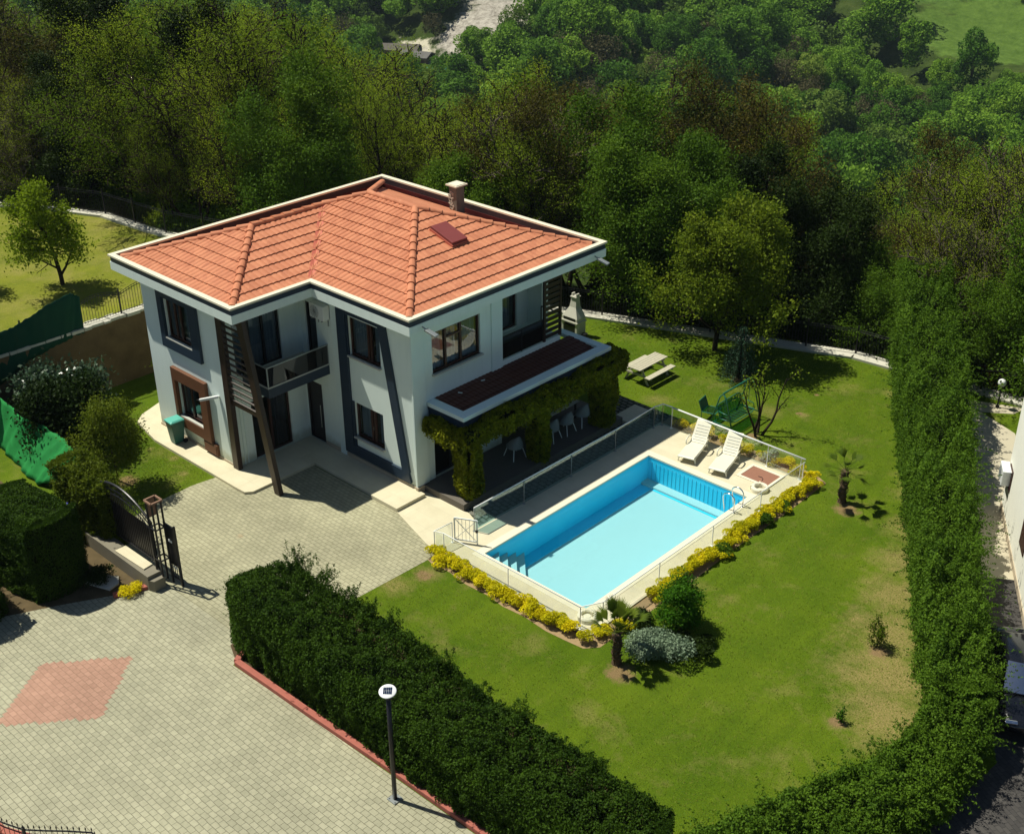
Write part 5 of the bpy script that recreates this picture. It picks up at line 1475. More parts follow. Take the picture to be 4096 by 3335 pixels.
PT['dark'] += [make_tree('woodland_tree', LAB['dark'], 'tree', 41, 12, 'f_dark', per=28, lsize=.145, sig=.30, group=G1, levels=3, kids=(16,5,4), r0=.2, clear=.06, angle=(1.1,.8,.8), ratio=(.30,.5,.5)),
               make_tree('woodland_tree', LAB['dark'], 'tree', 42, 10, 'f_dark', per=28, lsize=.145, sig=.34, group=G1, levels=3, kids=(14,5,4), r0=.2, clear=.05, angle=(1.15,.8,.8), ratio=(.38,.5,.5))]
PT['brown'] += [make_tree('woodland_tree', LAB['brown'], 'tree', 51, 11, 'f_brown', per=18, lsize=.09, rmin=.02, sig=.30, group=G1, levels=3, kids=(13,6,4), r0=.15, clear=.15, angle=(.9,.8,.8), ratio=(.42,.5,.5))]
PT['bare'] += [make_tree('woodland_tree', LAB['bare'], 'tree', 61, 14, 'f_spring', 'barkgrey', per=4, lsize=.08, rmin=.03, sig=.2, group=G1, levels=3, kids=(10,7,6), stems=3, r0=.20, clear=.25, spreadstem=.4, angle=(.6,.7,.7), ratio=(.42,.5,.5))]

AZ = [-75,-65.1,-58.3,-51.2,-48.8,-47,-44.7,-41.4,-37.1,-33.7,-30.5,-28.6,-25.7,-23.9,-20.4,-12]
SLP = [-.13,-.13,-.135,-.17,-.215,-.225,-.20,-.20,-.195,-.22,-.25,-.29,-.315,-.262,-.245,-.24]
def zmax(x, y):
    dx = x-CAM[0]; dy = y-CAM[1]; r = math.hypot(dx,dy); az = math.degrees(math.atan2(dx,dy))
    return 24 + r*float(np.interp(az, AZ, SLP)), az, r
rw = random.Random(99)
cnt = 0
def kind_at(az, row):
    if az < -66: w = dict(dark=3,bare=2,brown=1)
    elif az < -62: w = dict(brown=3,dark=3,bare=2,spring=1)
    elif az < -50: w = dict(spring=4,fan=3,green=1.4,dark=.25)
    elif az < -44: w = dict(fan=3,spring=3,dark=.8,green=1.2)
    elif az < -38.5: w = dict(brown=4.5,spring=1,fan=.8,green=.5,bare=.5)
    elif az < -31.5: w = dict(brown=1,green=3,dark=.6,spring=3)
    elif az < -25.5: w = dict(dark=4,green=.7,brown=.5)
    else: w = dict(spring=3,bare=1.4,green=1.3,brown=.8)
    if row == 0: w = {k: v*(1.8 if k in ('green','dark') else .7) for k, v in w.items()}
    ks = list(w); return rw.choices(ks, [w[k] for k in ks])[0]
rowd = [2.2, 5.0, 8.5, 13, 18, 24, 31]
for ri, d in enumerate(rowd):
    step = 2.9 + .36*ri
    x = -84 + rw.uniform(0, step)
    while x < 34:
        yf = float(np.interp(x, FX, FY)); yy = yf + d/.93 + rw.uniform(-.9, .9)
        if x > -28.3 and x < -27.5: yy += 2
        zm, az, r = zmax(x, yy)
        if -71 < az < -15:
            zg = float(terr(x, yy)); room = zm - zg
            if room > 2.5:
                k = kind_at(az, ri); t0 = rw.choice(PT[k]); H = t0['_h']
                h = room*rw.uniform(.72, 1.0)
                if ri == 0: h = min(h, rw.uniform(5.5, 10) if az < -50 or az > -25.5 else rw.uniform(6.5,11))
                h = min(h, H*1.3); s = h/H
                if k in ('dark','green') and s < .6: s = max(s,.55)
                place(t0, x, yy, zg-.1, rw.uniform(0, 6.28), max(s,.42)*rw.uniform(1.0,1.15), sz=s); cnt += 1
        x += step*rw.uniform(.75, 1.25)
print('near wood trees', cnt)
# undergrowth bushes right behind the railings
G2 = 'undergrowth bushes behind the garden railing'
def make_bush(name, label, cat, seed, n, size, leafmat, lsize, group=None, lobes=7, squash=.8, inner=.35):
    rg = np.random.default_rng(seed)
    t = thing(name, label, cat, (0,0,0), 0, group)
    C = rg.normal(0, .33, (lobes,3)); C[:,2] = np.abs(C[:,2])*.9+.25; R = rg.uniform(.30,.55,lobes)
    k = rg.integers(0, lobes, n); dv = unit(rg.normal(size=(n,3))); dv[:,2] = np.where(dv[:,2] < -.3, -dv[:,2], dv[:,2])
    rad = R[k]*(1-inner*rg.random(n)**2)*(1+.12*rg.normal(size=n))
    P = C[k] + dv*rad[:,None]; P[:,2] *= squash; P[:,2] = np.maximum(P[:,2], .02); P = P*size
    link_mesh('foliage', leafmesh('foliage', [leaves(P, lsize, rg, dv, .45, .6)]), M[leafmat], t)
    segs = []
    for i in range(lobes):
        c = C[i]*size; c[2] *= squash; segs.append((0,0,-.05,*(c*.5+np.array([0,0,.02])),.03*size,.02*size)); segs.append((*(c*.5+np.array([0,0,.02])),*c,.02*size,.01*size))
    V, F = tubes_np(segs, 4); link_mesh('stem', np_mesh('stem', V, F), M['bark'], t)
    return t
b1 = make_bush('bush', 'green undergrowth bush just behind the iron railing', 'bush', 71, 9000, 2.0, 'f_green', .16, G2, 9)
b2 = make_bush('bush', 'dark undergrowth bush just behind the iron railing', 'bush', 72, 9000, 2.0, 'f_dark', .16, G2, 9)
b3 = make_bush('bush', 'yellow-green undergrowth bush just behind the iron railing', 'bush', 73, 7000, 1.8, 'f_spring', .14, G2, 9)
x = -76
while x < 20:
    for dd in (2.6, 4.6):
        yf = float(np.interp(x, FX, FY)); yy = yf + dd + rw.uniform(-.3,.4)
        zm, az, r = zmax(x, yy)
        if -70 < az < -15:
            dk = -44 < az < -25.5
            t0 = rw.choices([b1,b2,b3], ([.5,4,0] if dk else ([3,.8,1.4] if az < -44 else [3,1.5,.2])))[0]
            place(t0, x+rw.uniform(-.4,.4), yy, float(terr(x,yy))-.2, rw.uniform(0,6.28), rw.uniform(.75,1.5), sz=rw.uniform(.8,1.6))
    x += rw.uniform(1.7, 2.7)

# ---- far hillside ----------------------------------------------------------
G3 = 'trees on the far hillside'
FL = dict(f_far='round green tree in the mass of wood on the far hillside', f_farlight='pale green tree on the far hillside', f_farbrown='brownish tree not yet in leaf on the far hillside')
def far_tree(seed, mat, n=5200, H=12., W=5.0, ls=.40):
    rg = np.random.default_rng(seed)
    lobes = 26
    C = unit(rg.normal(size=(lobes,3)))*rg.uniform(.5,1.1,(lobes,1))*np.array([W*.62,W*.62,H*.30]); C[:,2] += H*.56
    R = rg.uniform(.18,.40,lobes)*W
    k = rg.integers(0,lobes,n); dv = unit(rg.normal(size=(n,3)))
    P = C[k]+dv*(R[k]*(1-.22*rg.random(n)**2))[:,None]*np.array([1,1,1.05])
    P[:,2] = np.maximum(P[:,2], .4)
    t = thing('hillside_tree', FL[mat], 'tree', (0,0,0), 0, G3)
    link_mesh('crown', leafmesh('crown', [leaves(P, ls, rg, dv, .45, .7)]), M[mat], t)
    V, F = tubes_np([(0,0,-1,0,0,H*.3,.28,.2),(0,0,H*.3,.4,.2,H*.75,.2,.05),(0,0,H*.3,-1.2,.5,H*.6,.12,.04),(0,0,H*.35,.9,-1.0,H*.6,.12,.04)], 6)
    link_mesh('trunk', np_mesh('trunk', V, F), M['barkgrey'], t)
    t['_h'] = H
    return t
far = [far_tree(81,'f_far'), far_tree(82,'f_far',H=13,W=4.6), far_tree(83,'f_far',H=10,W=5.4), far_tree(84,'f_farlight'), far_tree(85,'f_farbrown',n=2600,ls=.3), far_tree(86,'f_far',H=14,W=4.2)]
cands = []
rf = random.Random(5)
v = 196
while v < 420:
    l = -190 + rf.uniform(0,6)
    while l < 190:
        x = CAM[0] + FWD[0]*v + FWD[1]*l; y = CAM[1] + FWD[1]*v - FWD[0]*l
        x += rf.uniform(-1.8,1.8); y += rf.uniform(-1.8,1.8)
        z = float(terr(x,y)); zm, az, r = zmax(x,y)
        ok = abs(l) < v*.43+8
        slope = (z+9-24)/r
        if slope < float(np.interp(az, AZ, SLP))-.05: ok = False           # hidden behind the near wood
        if slope > -.125: ok = False
        for (cx,cy,rr) in ((-240,228,9),(-231,226,9),(-224,224,9),(-216,223,7),(-228,217,8),(-222,214,7),(-238,220,8),(-257,206,7),(-219,240,11),(-223,248,11),(-226,256,11),(-228,264,11),(-230,272,10),(-212,226,8)):
            if math.hypot(x-cx,y-cy) < rr: ok = False
        md = math.hypot((x+120),(y-338))
        if md < 44 and rf.random() < .95: ok = False
        if math.hypot(x+150,y-352) < 28 and rf.random() < .92: ok = False
        if ok: cands.append((r, x, y, z))
        l += 6.8*rf.uniform(.7,1.3)
    v += 6.2
cands.sort()
print('far trees', len(cands))
restV = []; restF = []; off = 0; rgm = np.random.default_rng(4)
for i, (r, x, y, z) in enumerate(cands):
    k = rf.choices(range(6), [3,3,2,1.6,.9,2])[0]; s = rf.choice([rf.uniform(.6,1.0), rf.uniform(.9,1.35), rf.uniform(1.2,1.75)]); sz = s*rf.uniform(.75,1.05)
    if i < 299:
        place(far[k], x, y, z-.5, rf.uniform(0,6.28), s, sz=sz)
    else:
        restV.append((x,y,z-.5,rf.uniform(0,6.28),s,sz,k))
# the wood that lies beyond reads as one mass
if restV:
    src = {}
    for k in range(6):
        me = [c for c in far[k].children if c.name.startswith('crown')][0].data
        a = np.empty(len(me.vertices)*3, np.float32); me.vertices.foreach_get('co', a); src[k] = a.reshape(-1,3)
    for matn, ks in (('f_far',(0,1,2,5)),('f_farlight',(3,)),('f_farbrown',(4,))):
        Vs = []
        for (x,y,z,a,s,sz,k) in restV:
            if k not in ks: continue
            V = src[k].reshape(-1,4,3); V = V[::2].reshape(-1,3).copy()
            cen = V.reshape(-1,4,3).mean(1, keepdims=True); V = (cen + (V.reshape(-1,4,3)-cen)*1.35).reshape(-1,3)
            ca, sa = math.cos(a), math.sin(a)
            X = (V[:,0]*ca-V[:,1]*sa)*s+x; Y = (V[:,0]*sa+V[:,1]*ca)*s+y; Z = V[:,2]*sz+z
            Vs.append(np.stack([X,Y,Z],-1))
        if Vs:
            V = np.concatenate(Vs); me = np_mesh('distant_wood', V, np.arange(len(V)).reshape(-1,4))
            o = link_mesh('distant_wood', me, M[matn])
            tag(o, {'f_far':'mass of green wood covering the top of the far hillside','f_farlight':'pale green trees mixed into the distant wood on the hillside','f_farbrown':'brownish trees mixed into the distant wood on the hillside'}[matn], 'wood', kind='stuff')

# ---- hedges ----------------------------------------------------------------
def hedge(name, label, pts, hw, h, nleaf, lsize, leafmat, seed, rough=.16, core=True, top_noise=.25, sprouts=0, taper=0.0, ends=True, frac=(.0,1.0), fringe=0.0, freq=.8, shoot=8, slen=1.0):
    """pts: centre polyline; hw: half width list; h: height list"""
    rg = np.random.default_rng(seed)
    P = np.array([(*p,0) for p in pts], float); hw = np.array(hw, float); h = np.array(h, float)
    seg = np.linalg.norm(np.diff(P, axis=0), axis=1); cum = np.concatenate([[0], np.cumsum(seg)]); L = cum[-1]
    def at_(s):
        x = np.interp(s, cum, P[:,0]); y = np.interp(s, cum, P[:,1])
        e = .3; dx = np.interp(np.minimum(s+e,L), cum, P[:,0])-np.interp(np.maximum(s-e,0), cum, P[:,0]); dy = np.interp(np.minimum(s+e,L), cum, P[:,1])-np.interp(np.maximum(s-e,0), cum, P[:,1])
        n = np.hypot(dx,dy); return x, y, dx/n, dy/n, np.interp(s,cum,hw), np.interp(s,cum,h)
    n = nleaf
    # perimeter parameter: sides and rounded top
    s = rg.uniform(0, L, n)
    x, y, tx, ty, w, hh = at_(s)
    q = rg.random(n)*(2*hh.mean()+2*w.mean())/(2*hh.mean()+2*w.mean())
    per = 2*hh+2*w; u = rg.random(n)*per
    side = np.where(u < hh, -1, np.where(u > hh+2*w, 1, 0))
    off = np.where(side == -1, -w, np.where(side == 1, w, u-hh-w)); z = np.where(side == 0, hh, np.where(side == -1, u, per-u))
    # round the shoulders
    k = np.clip((z/hh-.78)/.22, 0, 1); off = off*(1-.22*k*(side!=0)); edge = np.clip((np.abs(off)/w-.6)/.4, 0, 1); z = z - (side==0)*edge**2*.16*hh
    nz_ = 0
    for wl, am, q_ in ((2.6,.34,5),(1.3,.30,6),(.65,.26,6),(.34,.2,6)):
        for _ in range(q_):
            wv = unit(rg.normal(size=(1,3)))[0]*2*PI/wl*rg.uniform(.8,1.25); nz_ = nz_ + am/q_**.5*np.sin(s*wv[0]+off*wv[1]+z*wv[2]+rg.uniform(0,6.28))
    dep = -np.abs(rg.normal(0, rough, n)) + nz_*rough*.9
    nx = np.where(side==0, 0, side); nzc = (side==0)*1.0
    offw = off + nx*dep; z = z + nzc*(dep + nz_*top_noise*.5)
    z = z*(1+0*nz_)
    off2 = offw*(1 - taper*(1-z/hh))
    # ends
    endm = rg.random(n) < (hw.mean()*2*1.0)/(L+hw.mean()*2)
    if ends:
        e0 = endm & (rg.random(n) < .5); e1 = endm & ~e0
        s = np.where(e0, 0.0, np.where(e1, L, s)); x, y, tx, ty, w, hh = at_(s)
        r2 = rg.uniform(-1,1,n); off2 = np.where(endm, r2*w*.95, off2); z = np.where(endm, rg.random(n)*hh*.97, z)
        tp = endm & (rg.random(n) < .4); z = np.where(tp, hh*.96, z)
        bul = (1-r2**2)*.35*w*np.sign(s-.01)*np.where(tp, rg.random(n), 1); x = x + np.where(endm, tx*(bul+dep*.6), 0); y = y + np.where(endm, ty*(bul+dep*.6), 0)
    X = x - ty*off2; Y = y + tx*off2; Z = np.maximum(z, .03)
    nb = np.stack([-ty*nx, tx*nx, nzc+.25], -1); nb = unit(nb+1e-6)
    t = thing(name, label, 'hedge', (float(P[0,0]), float(P[0,1]), 0))
    pr = [leaves(np.stack([X,Y,Z],-1), lsize, rg, nb, .4, .6)]
    # feathery side shoots leaning outwards
    if fringe:
        m = int(L*fringe); s = rg.uniform(0,L,m); x, y, tx, ty, w, hh = at_(s); sd = rg.choice([-1,1,1], m); z0 = rg.uniform(.3,1.0,m)*hh
        ln = rg.uniform(.25,.6,m); Q = []; NB = []
        for j in range(14):
            f = j/13; o = sd*(w*(1-.1*(z0/hh)) -.15 + ln*f); Q.append(np.stack([x-ty*o+rg.normal(0,.035,m), y+tx*o+rg.normal(0,.035,m), z0+ln*(f*.35-f*f*.25)+rg.normal(0,.03,m)],-1)); NB.append(np.stack([-ty*sd*.3,tx*sd*.3,np.ones(m)],-1))
        pr.append(leaves(np.concatenate(Q), lsize*.95, rg, unit(np.concatenate(NB)), .5, .5))
    def shoots(P0, D0, Ln, k=26, rad=.06):
        m = len(P0); f = rg.random((m,k)); D1 = unit(D0)
        bend = np.array([0,0,-.22])
        Q = P0[:,None,:] + D1[:,None,:]*(Ln[:,None]*f)[...,None] + bend*(Ln[:,None]*f**2)[...,None]
        Q = Q + rg.normal(0,1,(m,k,3))*(rad*(1-.8*f))[...,None]
        nb2 = np.repeat(D1[:,None,:],k,1)
        pr.append(leaves(Q.reshape(-1,3), lsize*.95, rg, unit(nb2.reshape(-1,3)+np.array([0,0,.6])), .35, .42))
    m = int(L*shoot)
    if m:
        s_ = rg.uniform(0,L,m); x, y, tx, ty, w, hh = at_(s_); sd = rg.choice([-1,0,1,1], m)
        z0 = np.where(sd==0, hh*.92, rg.uniform(.25,.98,m)*hh); o = np.where(sd==0, rg.uniform(-.85,.85,m)*w, sd*w*.88)
        P0 = np.stack([x-ty*o, y+tx*o, z0],-1); d3 = np.stack([-ty*sd, tx*sd, np.where(sd==0,1.3,.45)],-1) + rg.normal(0,.38,(m,3))
        shoots(P0, d3, rg.uniform(.22,.5,m)*slen*(1+.8*(rg.random(m)<.15)), 30, .055)
    for (sx, sy, sh, sn) in (sprouts or []):
        q = int(sn/45); base = float(h.mean())*.88; Ls = (sh-base)
        P0 = np.stack([sx+rg.normal(0,.16,q), sy+rg.normal(0,.12,q), np.full(q,base)],-1); d3 = rg.normal(0,.22,(q,3))+np.array([0,.05,1.0])
        shoots(P0, d3, Ls*rg.uniform(.6,1.25,q), 120, .10)
    me = leafmesh('foliage', pr)
    link_mesh('foliage', me, M[leafmat], t, False)
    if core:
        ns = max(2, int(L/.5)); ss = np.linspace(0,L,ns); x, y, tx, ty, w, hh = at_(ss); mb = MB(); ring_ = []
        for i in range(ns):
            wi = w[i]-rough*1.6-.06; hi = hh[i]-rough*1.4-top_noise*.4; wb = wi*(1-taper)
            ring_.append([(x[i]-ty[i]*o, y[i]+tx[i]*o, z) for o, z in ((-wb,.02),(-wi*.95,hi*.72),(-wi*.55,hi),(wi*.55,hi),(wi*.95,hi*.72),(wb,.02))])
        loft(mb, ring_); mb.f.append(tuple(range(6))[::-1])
        mb.build('light_blocking_core', M['hedgecore'], t)  # opaque dark core added inside the leaves to block light
    return t
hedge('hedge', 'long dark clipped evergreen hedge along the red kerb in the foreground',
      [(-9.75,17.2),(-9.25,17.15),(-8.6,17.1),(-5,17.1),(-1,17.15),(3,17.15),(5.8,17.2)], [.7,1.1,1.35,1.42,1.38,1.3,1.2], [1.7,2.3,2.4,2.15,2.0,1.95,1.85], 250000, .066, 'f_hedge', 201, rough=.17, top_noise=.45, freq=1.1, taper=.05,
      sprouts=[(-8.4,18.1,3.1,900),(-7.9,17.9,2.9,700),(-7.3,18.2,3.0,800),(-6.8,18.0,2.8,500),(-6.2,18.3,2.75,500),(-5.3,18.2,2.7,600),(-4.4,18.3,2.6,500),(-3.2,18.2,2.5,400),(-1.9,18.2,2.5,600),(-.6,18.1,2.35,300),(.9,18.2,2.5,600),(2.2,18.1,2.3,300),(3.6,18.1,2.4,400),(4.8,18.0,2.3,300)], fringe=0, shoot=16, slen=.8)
hedge('hedge', 'tall loose green hedge running along the right side of the lawn',
      [(-3.6,49.2),(-2.2,47.2),(.0,43.3),(2.35,39.2),(4.65,34.9),(6.8,30.9),(8.95,27.2)], [1.2,1.3,1.3,1.15,1.0,.9,.8], [4.6,3.9,3.0,2.6,2.45,2.3,2.1], 260000, .085, 'f_hedge2', 202, rough=.30, top_noise=1.0, freq=1.3, taper=.10, fringe=0, shoot=42, slen=1.35)
hedge('hedge', 'low feathery hedge closing the bottom right corner of the lawn',
      [(9.1,27.0),(9.25,24.6),(8.55,22.2),(7.85,20.0),(7.3,17.8)], [.8,.95,1.1,1.2,1.25], [1.9,1.5,1.3,1.3,1.5], 110000, .08, 'f_hedge2', 203, rough=.22, top_noise=.5, freq=1.4, fringe=0, shoot=50, slen=1.3)
hedge('hedge', 'square clipped dark hedge block left of the arched gate',
      [(-18.5,13.6),(-15.75,14.0)], [1.15,1.05], [2.85,2.95], 90000, .062, 'f_hedge', 204, rough=.09, top_noise=.12, freq=2, shoot=0)
hedge('hedge', 'dark overgrown hedge at the left edge below the square hedge',
      [(-22,10.6),(-18.8,11.2),(-15.9,11.2)], [1.0,1.0,.95], [2.0,2.1,2.2], 50000, .07, 'f_hedge', 205, rough=.15, top_noise=.2, freq=1.6)
hedge('hedge', 'climbing olive-green creeper mass over the end of the arched gate',
      [(-18.8,16.3),(-17.6,16.5),(-16.6,16.5)], [.75,.7,.45], [2.9,2.9,2.5], 30000, .09, 'f_olive', 206, rough=.2, top_noise=.3, freq=2.2)

# ---- golden shrubs round the deck -------------------------------------------
G4 = 'golden shrubs planted round the pool deck'
def gold(seed):
    rg = np.random.default_rng(seed)
    t = thing('golden_shrub', '', 'shrub', (0,0,0), 0, G4)
    n = 1500; C = rg.normal(0,.12,(6,3)); C[:,2] = np.abs(C[:,2])+.17; k = rg.integers(0,6,n); dv = unit(rg.normal(size=(n,3))); dv[:,2] = np.where(dv[:,2]<-.2,-dv[:,2],dv[:,2])
    P = C[k]+dv*(.19*(1-.25*rg.random(n)**2))[:,None]; P[:,2] = np.maximum(P[:,2],.02)
    top = P[:,2] > .08+.1*rg.random(n)
    link_mesh('golden_foliage', leafmesh('golden_foliage',[leaves(P[top],.058,rg,dv[top],.35,.65)]), M['f_yellow'], t)
    link_mesh('lower_foliage', leafmesh('lower_foliage',[leaves(P[~top],.06,rg,dv[~top],.35,.65)]), M['f_yellowin'], t)
    return t
gold_p = [gold(301), gold(302), gold(303)]
rg4 = random.Random(12)
def goldrow(a, b, step, lab, skip=()):
    a = Vector(a); b = Vector(b); L = (b-a).length; n = int(L/step)
    for k in range(n+1):
        if k in skip: continue
        p = a.lerp(b, k/n)
        s = rg4.uniform(.8,.98)
        place(rg4.choice(gold_p), p.x+rg4.uniform(-.05,.05), p.y+rg4.uniform(-.06,.06), 0, rg4.uniform(0,6.28), s, label=lab, sz=s*rg4.uniform(.68,.86))
goldrow((-8.25,23.60),(-1.9,23.52),.23,'golden-leaved low shrub in the row along the front of the pool deck')
goldrow((-1.35,23.55),(-1.02,24.8),.36,'golden-leaved low shrub at the front right corner of the pool deck')
goldrow((-1.14,26.9),(-1.14,36.7),.245,'golden-leaved low shrub in the row along the right side of the pool deck', skip=(15,25,30))
goldrow((-7.35,36.95),(-6.1,36.95),.42,'golden-leaved low shrub behind the far glass fence left of the loungers')
goldrow((-5.3,36.95),(-3.6,36.95),.45,'golden-leaved low shrub behind the far glass fence between the loungers')
goldrow((-2.9,36.95),(-2.0,36.95),.42,'golden-leaved low shrub behind the far glass fence near the brown hatch')
G5 = 'plain green shrubs in the golden row'
gs = make_bush('green_shrub', 'small plain green shrub among the golden ones on the right side of the deck', 'shrub', 310, 1500, .5, 'f_green', .07, G5, 6)
for yy in (30.4, 33.0, 34.3): place(gs, -.98, yy, 0, yy, rg4.uniform(.9,1.1))
g2 = make_bush('green_shrub', 'small dark green shrub at the corner of the deck beside the palm', 'shrub', 311, 2200, .62, 'f_dark', .07, None, 6); place(g2, -.75, 25.5, 0)
g3 = make_bush('rosemary_shrub', 'small blue-green shrub behind the far glass fence near the loungers', 'shrub', 312, 1500, .45, 'f_blue', .06, None, 6); place(g3, -3.2, 36.95, 0)
g4 = make_bush('broom_shrub', 'small yellow shrub on the dry patch beside the low wall', 'shrub', 313, 1800, .42, 'f_yellow', .05, None, 6); place(g4, -14.0, 15.45, 0)
g5 = make_bush('white_flowering_shrub', 'dark shrub beside the flat pale slab near the gate', 'shrub', 314, 2600, .65, 'f_dark', .07, None, 6); place(g5, -15.35, 14.95, 0)

# ---- garden trees and shrubs -------------------------------------------------
def put(t, x, y, z=0, rz=0, s=1): t.location = (x,y,z); t.rotation_euler = (0,0,rz); t.scale = (s,s,s); return t
put(make_tree('maple_tree', 'round-crowned green tree standing alone on the lawn by the back kerb', 'tree', 431, 7.2, 'f_maple', per=17, lsize=.135, sig=.24, levels=3, kids=(26,6,4), r0=.15, clear=.15, angle=(1.05,.75,.8), ratio=(.54,.45,.5), tilt=.02, wig=.06, zc=1.1), -10.81, 44.04)
put(make_tree('lime_tree', 'bright lime-green tree on the raised lawn at the upper left', 'tree', 402, 4.9, 'f_lime', per=10, lsize=.13, sig=.20, levels=3, kids=(13,6,4), r0=.12, clear=.15, angle=(1.0,.8,.8), ratio=(.50,.5,.5), zc=1.0), -33.4, 24.2, 3)
put(make_tree('lime_tree', 'green tree cut off by the left edge on the raised lawn', 'tree', 403, 4.4, 'f_lime', per=9, lsize=.13, sig=.20, levels=3, kids=(12,6,4), r0=.11, clear=.12, angle=(1.0,.8,.8), ratio=(.46,.5,.5), zc=.8), -36.3, 21.1, 3)
put(make_tree('olive_tree', 'small olive-green tree with a thin trunk on the grass left of the walkway', 'tree', 404, 3.75, 'f_olive', per=9, lsize=.085, sig=.17, levels=3, kids=(13,6,5), r0=.055, clear=.25, angle=(.9,.8,.8), ratio=(.46,.5,.5), zc=.9), -20.72, 18.92)
put(make_tree('glossy_shrub', 'big dark shrub with shiny pale leaves below the retaining wall', 'shrub', 405, 2.9, 'f_glossy', per=4, lsize=.17, sig=.28, levels=3, kids=(11,5,4), stems=4, r0=.1, clear=.1, spreadstem=.5, angle=(.8,.8,.8), ratio=(.42,.5,.5)), -25.9, 19.6)
put(make_tree('glossy_shrub', 'dark leafy shrub filling the shade behind the green net', 'shrub', 406, 2.9, 'f_dark', per=12, lsize=.15, sig=.30, levels=3, kids=(11,5,4), stems=4, r0=.1, clear=.05, spreadstem=.6, angle=(.9,.8,.8), ratio=(.45,.5,.5)), -24.0, 18.9)
put(make_tree('corner_shrub', 'tall yellow-green shrub between the retaining wall and the villa', 'shrub', 407, 3.6, 'f_lime', per=8, lsize=.10, sig=.18, levels=3, kids=(14,5,4), r0=.06, clear=.1, angle=(.9,.8,.8), ratio=(.30,.5,.5)), -26.2, 25.0)
put(make_tree('fruit_tree', 'gnarled nearly leafless small tree beside the swing', 'tree', 408, 3.1, 'f_spring', per=2, lsize=.10, sig=.12, levels=2, kids=(3,4), stems=4, r0=.10, clear=.4, spreadstem=.65, wig=.16, angle=(.6,.7), ratio=(.42,.5)), -4.84, 38.44)
# spruce
def spruce():
    rg = np.random.default_rng(409); t = thing('spruce_tree', 'small blue-green spruce on the lawn in the shade of the round tree', 'tree', (-8.25,42.25,0))
    H = 2.6; P = []; NB = []; segs = [(0,0,0,0,0,H,.05,.008)]
    for k in range(26):
        z = .15+H*.92*(k/26); r = 1.0*(1-z/H)**.85+.05
        for j in range(9):
            a = j*2*PI/9+k*.7; segs.append((0,0,z,r*math.cos(a),r*math.sin(a),z-.1*r,.012,.004))
            m = int(40*r)+6; f = rg.random(m)**.7; P.append(np.stack([f*r*np.cos(a)+rg.normal(0,.06,m)*f, f*r*np.sin(a)+rg.normal(0,.06,m)*f, z-.12*f*r+rg.normal(0,.03,m)],-1))
    P = np.concatenate(P); V,F = tubes_np(segs,4); link_mesh('trunk', np_mesh('trunk',V,F), M['bark'], t)
    link_mesh('crown', leafmesh('crown',[leaves(P,.075,rg,None,0,.35)]), foliage('spruce_needles',(.02,.06,.032),(.07,.14,.085),.15,3), t)
spruce()
t = make_tree('green_shrub_tree', 'bright green rounded shrub behind the grey-blue one by the palm', 'shrub', 410, 1.75, 'f_bright', per=9, lsize=.075, sig=.12, levels=3, kids=(13,6,4), r0=.045, clear=.15, angle=(1.0,.8,.8), ratio=(.55,.5,.5)); put(t, .25, 26.1)
t = make_bush('juniper_bush', 'grey-blue spreading juniper bush beside the front palm', 'bush', 411, 14000, 1.05, 'f_blue', .07, None, 12, squash=.6); put(t, .5, 24.75)
t = make_bush('dark_shrub', 'dark green low shrub right of the grey-blue juniper', 'bush', 412, 4500, .65, 'f_dark', .08, None, 8, squash=.6); put(t, 1.45, 25.5)
put(make_tree('young_tree', 'tiny young tree on bare soil near the right hedge', 'sapling', 413, 1.05, 'f_maple', per=4, lsize=.07, sig=.07, levels=2, kids=(9,6), r0=.02, clear=.2, angle=(.9,.8), ratio=(.5,.5)), 5.35, 29.5)
put(make_tree('young_tree', 'tiny sapling in a round patch of brown soil at the lower right of the lawn', 'sapling', 414, .55, 'f_bright', per=3, lsize=.06, sig=.05, levels=2, kids=(6,4), r0=.014, clear=.3, angle=(.9,.8), ratio=(.5,.5)), 6.22, 25.75)

def palm(name, label, x, y, h, seed, R=.85, upright=.5, nf=18, old=True):
    rg = random.Random(seed); t = thing(name, label, 'palm', (x,y,0))
    mb = MB(); pts = [(0,0,-.05)]; rr = [.17]
    for k in range(1,15): pts.append((.02*math.sin(k*.9), .02*math.cos(k*.7), h*k/14)); rr.append(.15 if k%2 else .125)
    mb.tube(pts, rr, 10); 
    for k in range(60):
        a = rg.uniform(0,2*PI); z = rg.uniform(.05,h); mb.bar((.12*math.cos(a),.12*math.sin(a),z),(.2*math.cos(a),.2*math.sin(a),z+.09),.03,.015)
    mb.build('trunk', M['palmbark'], t, local=True)
    for k in range(nf):
        a = k*2.4+rg.uniform(-.2,.2); el = rg.uniform(.35,1.4) if rg.random() < upright else rg.uniform(-.5,.35)
        d = Vector((math.cos(a)*math.cos(el), math.sin(a)*math.cos(el), math.sin(el))); L = R*rg.uniform(.5,.75)
        b = Vector((0,0,h-.02)); q = b + d*L
        f = MB(); f.tube([b, b+d*L*.5+Vector((0,0,.02)), q], [.012,.009,.006], 5, False)
        s = d.cross(Vector((0,0,1)) if abs(d.z)<.95 else Vector((1,0,0))).normalized(); n = s.cross(d)
        for j in range(15):
            w = (j/14-.5)*1.35; ln = R*.65*(1-.3*abs(w)/.7)*rg.uniform(.85,1.1)
            dd = (d*math.cos(w)+s*math.sin(w)+n*.12).normalized(); e = q+dd*ln+Vector((0,0,-.10*ln*(1+rg.random())))
            m = q+dd*ln*.55; sd = dd.cross(n).normalized()*.019
            f.add([q-sd*.4,q+sd*.4,m+sd,m-sd,e],[(0,1,2,3),(3,2,4)])
        f.build('frond', M['f_palm'], t, local=True)
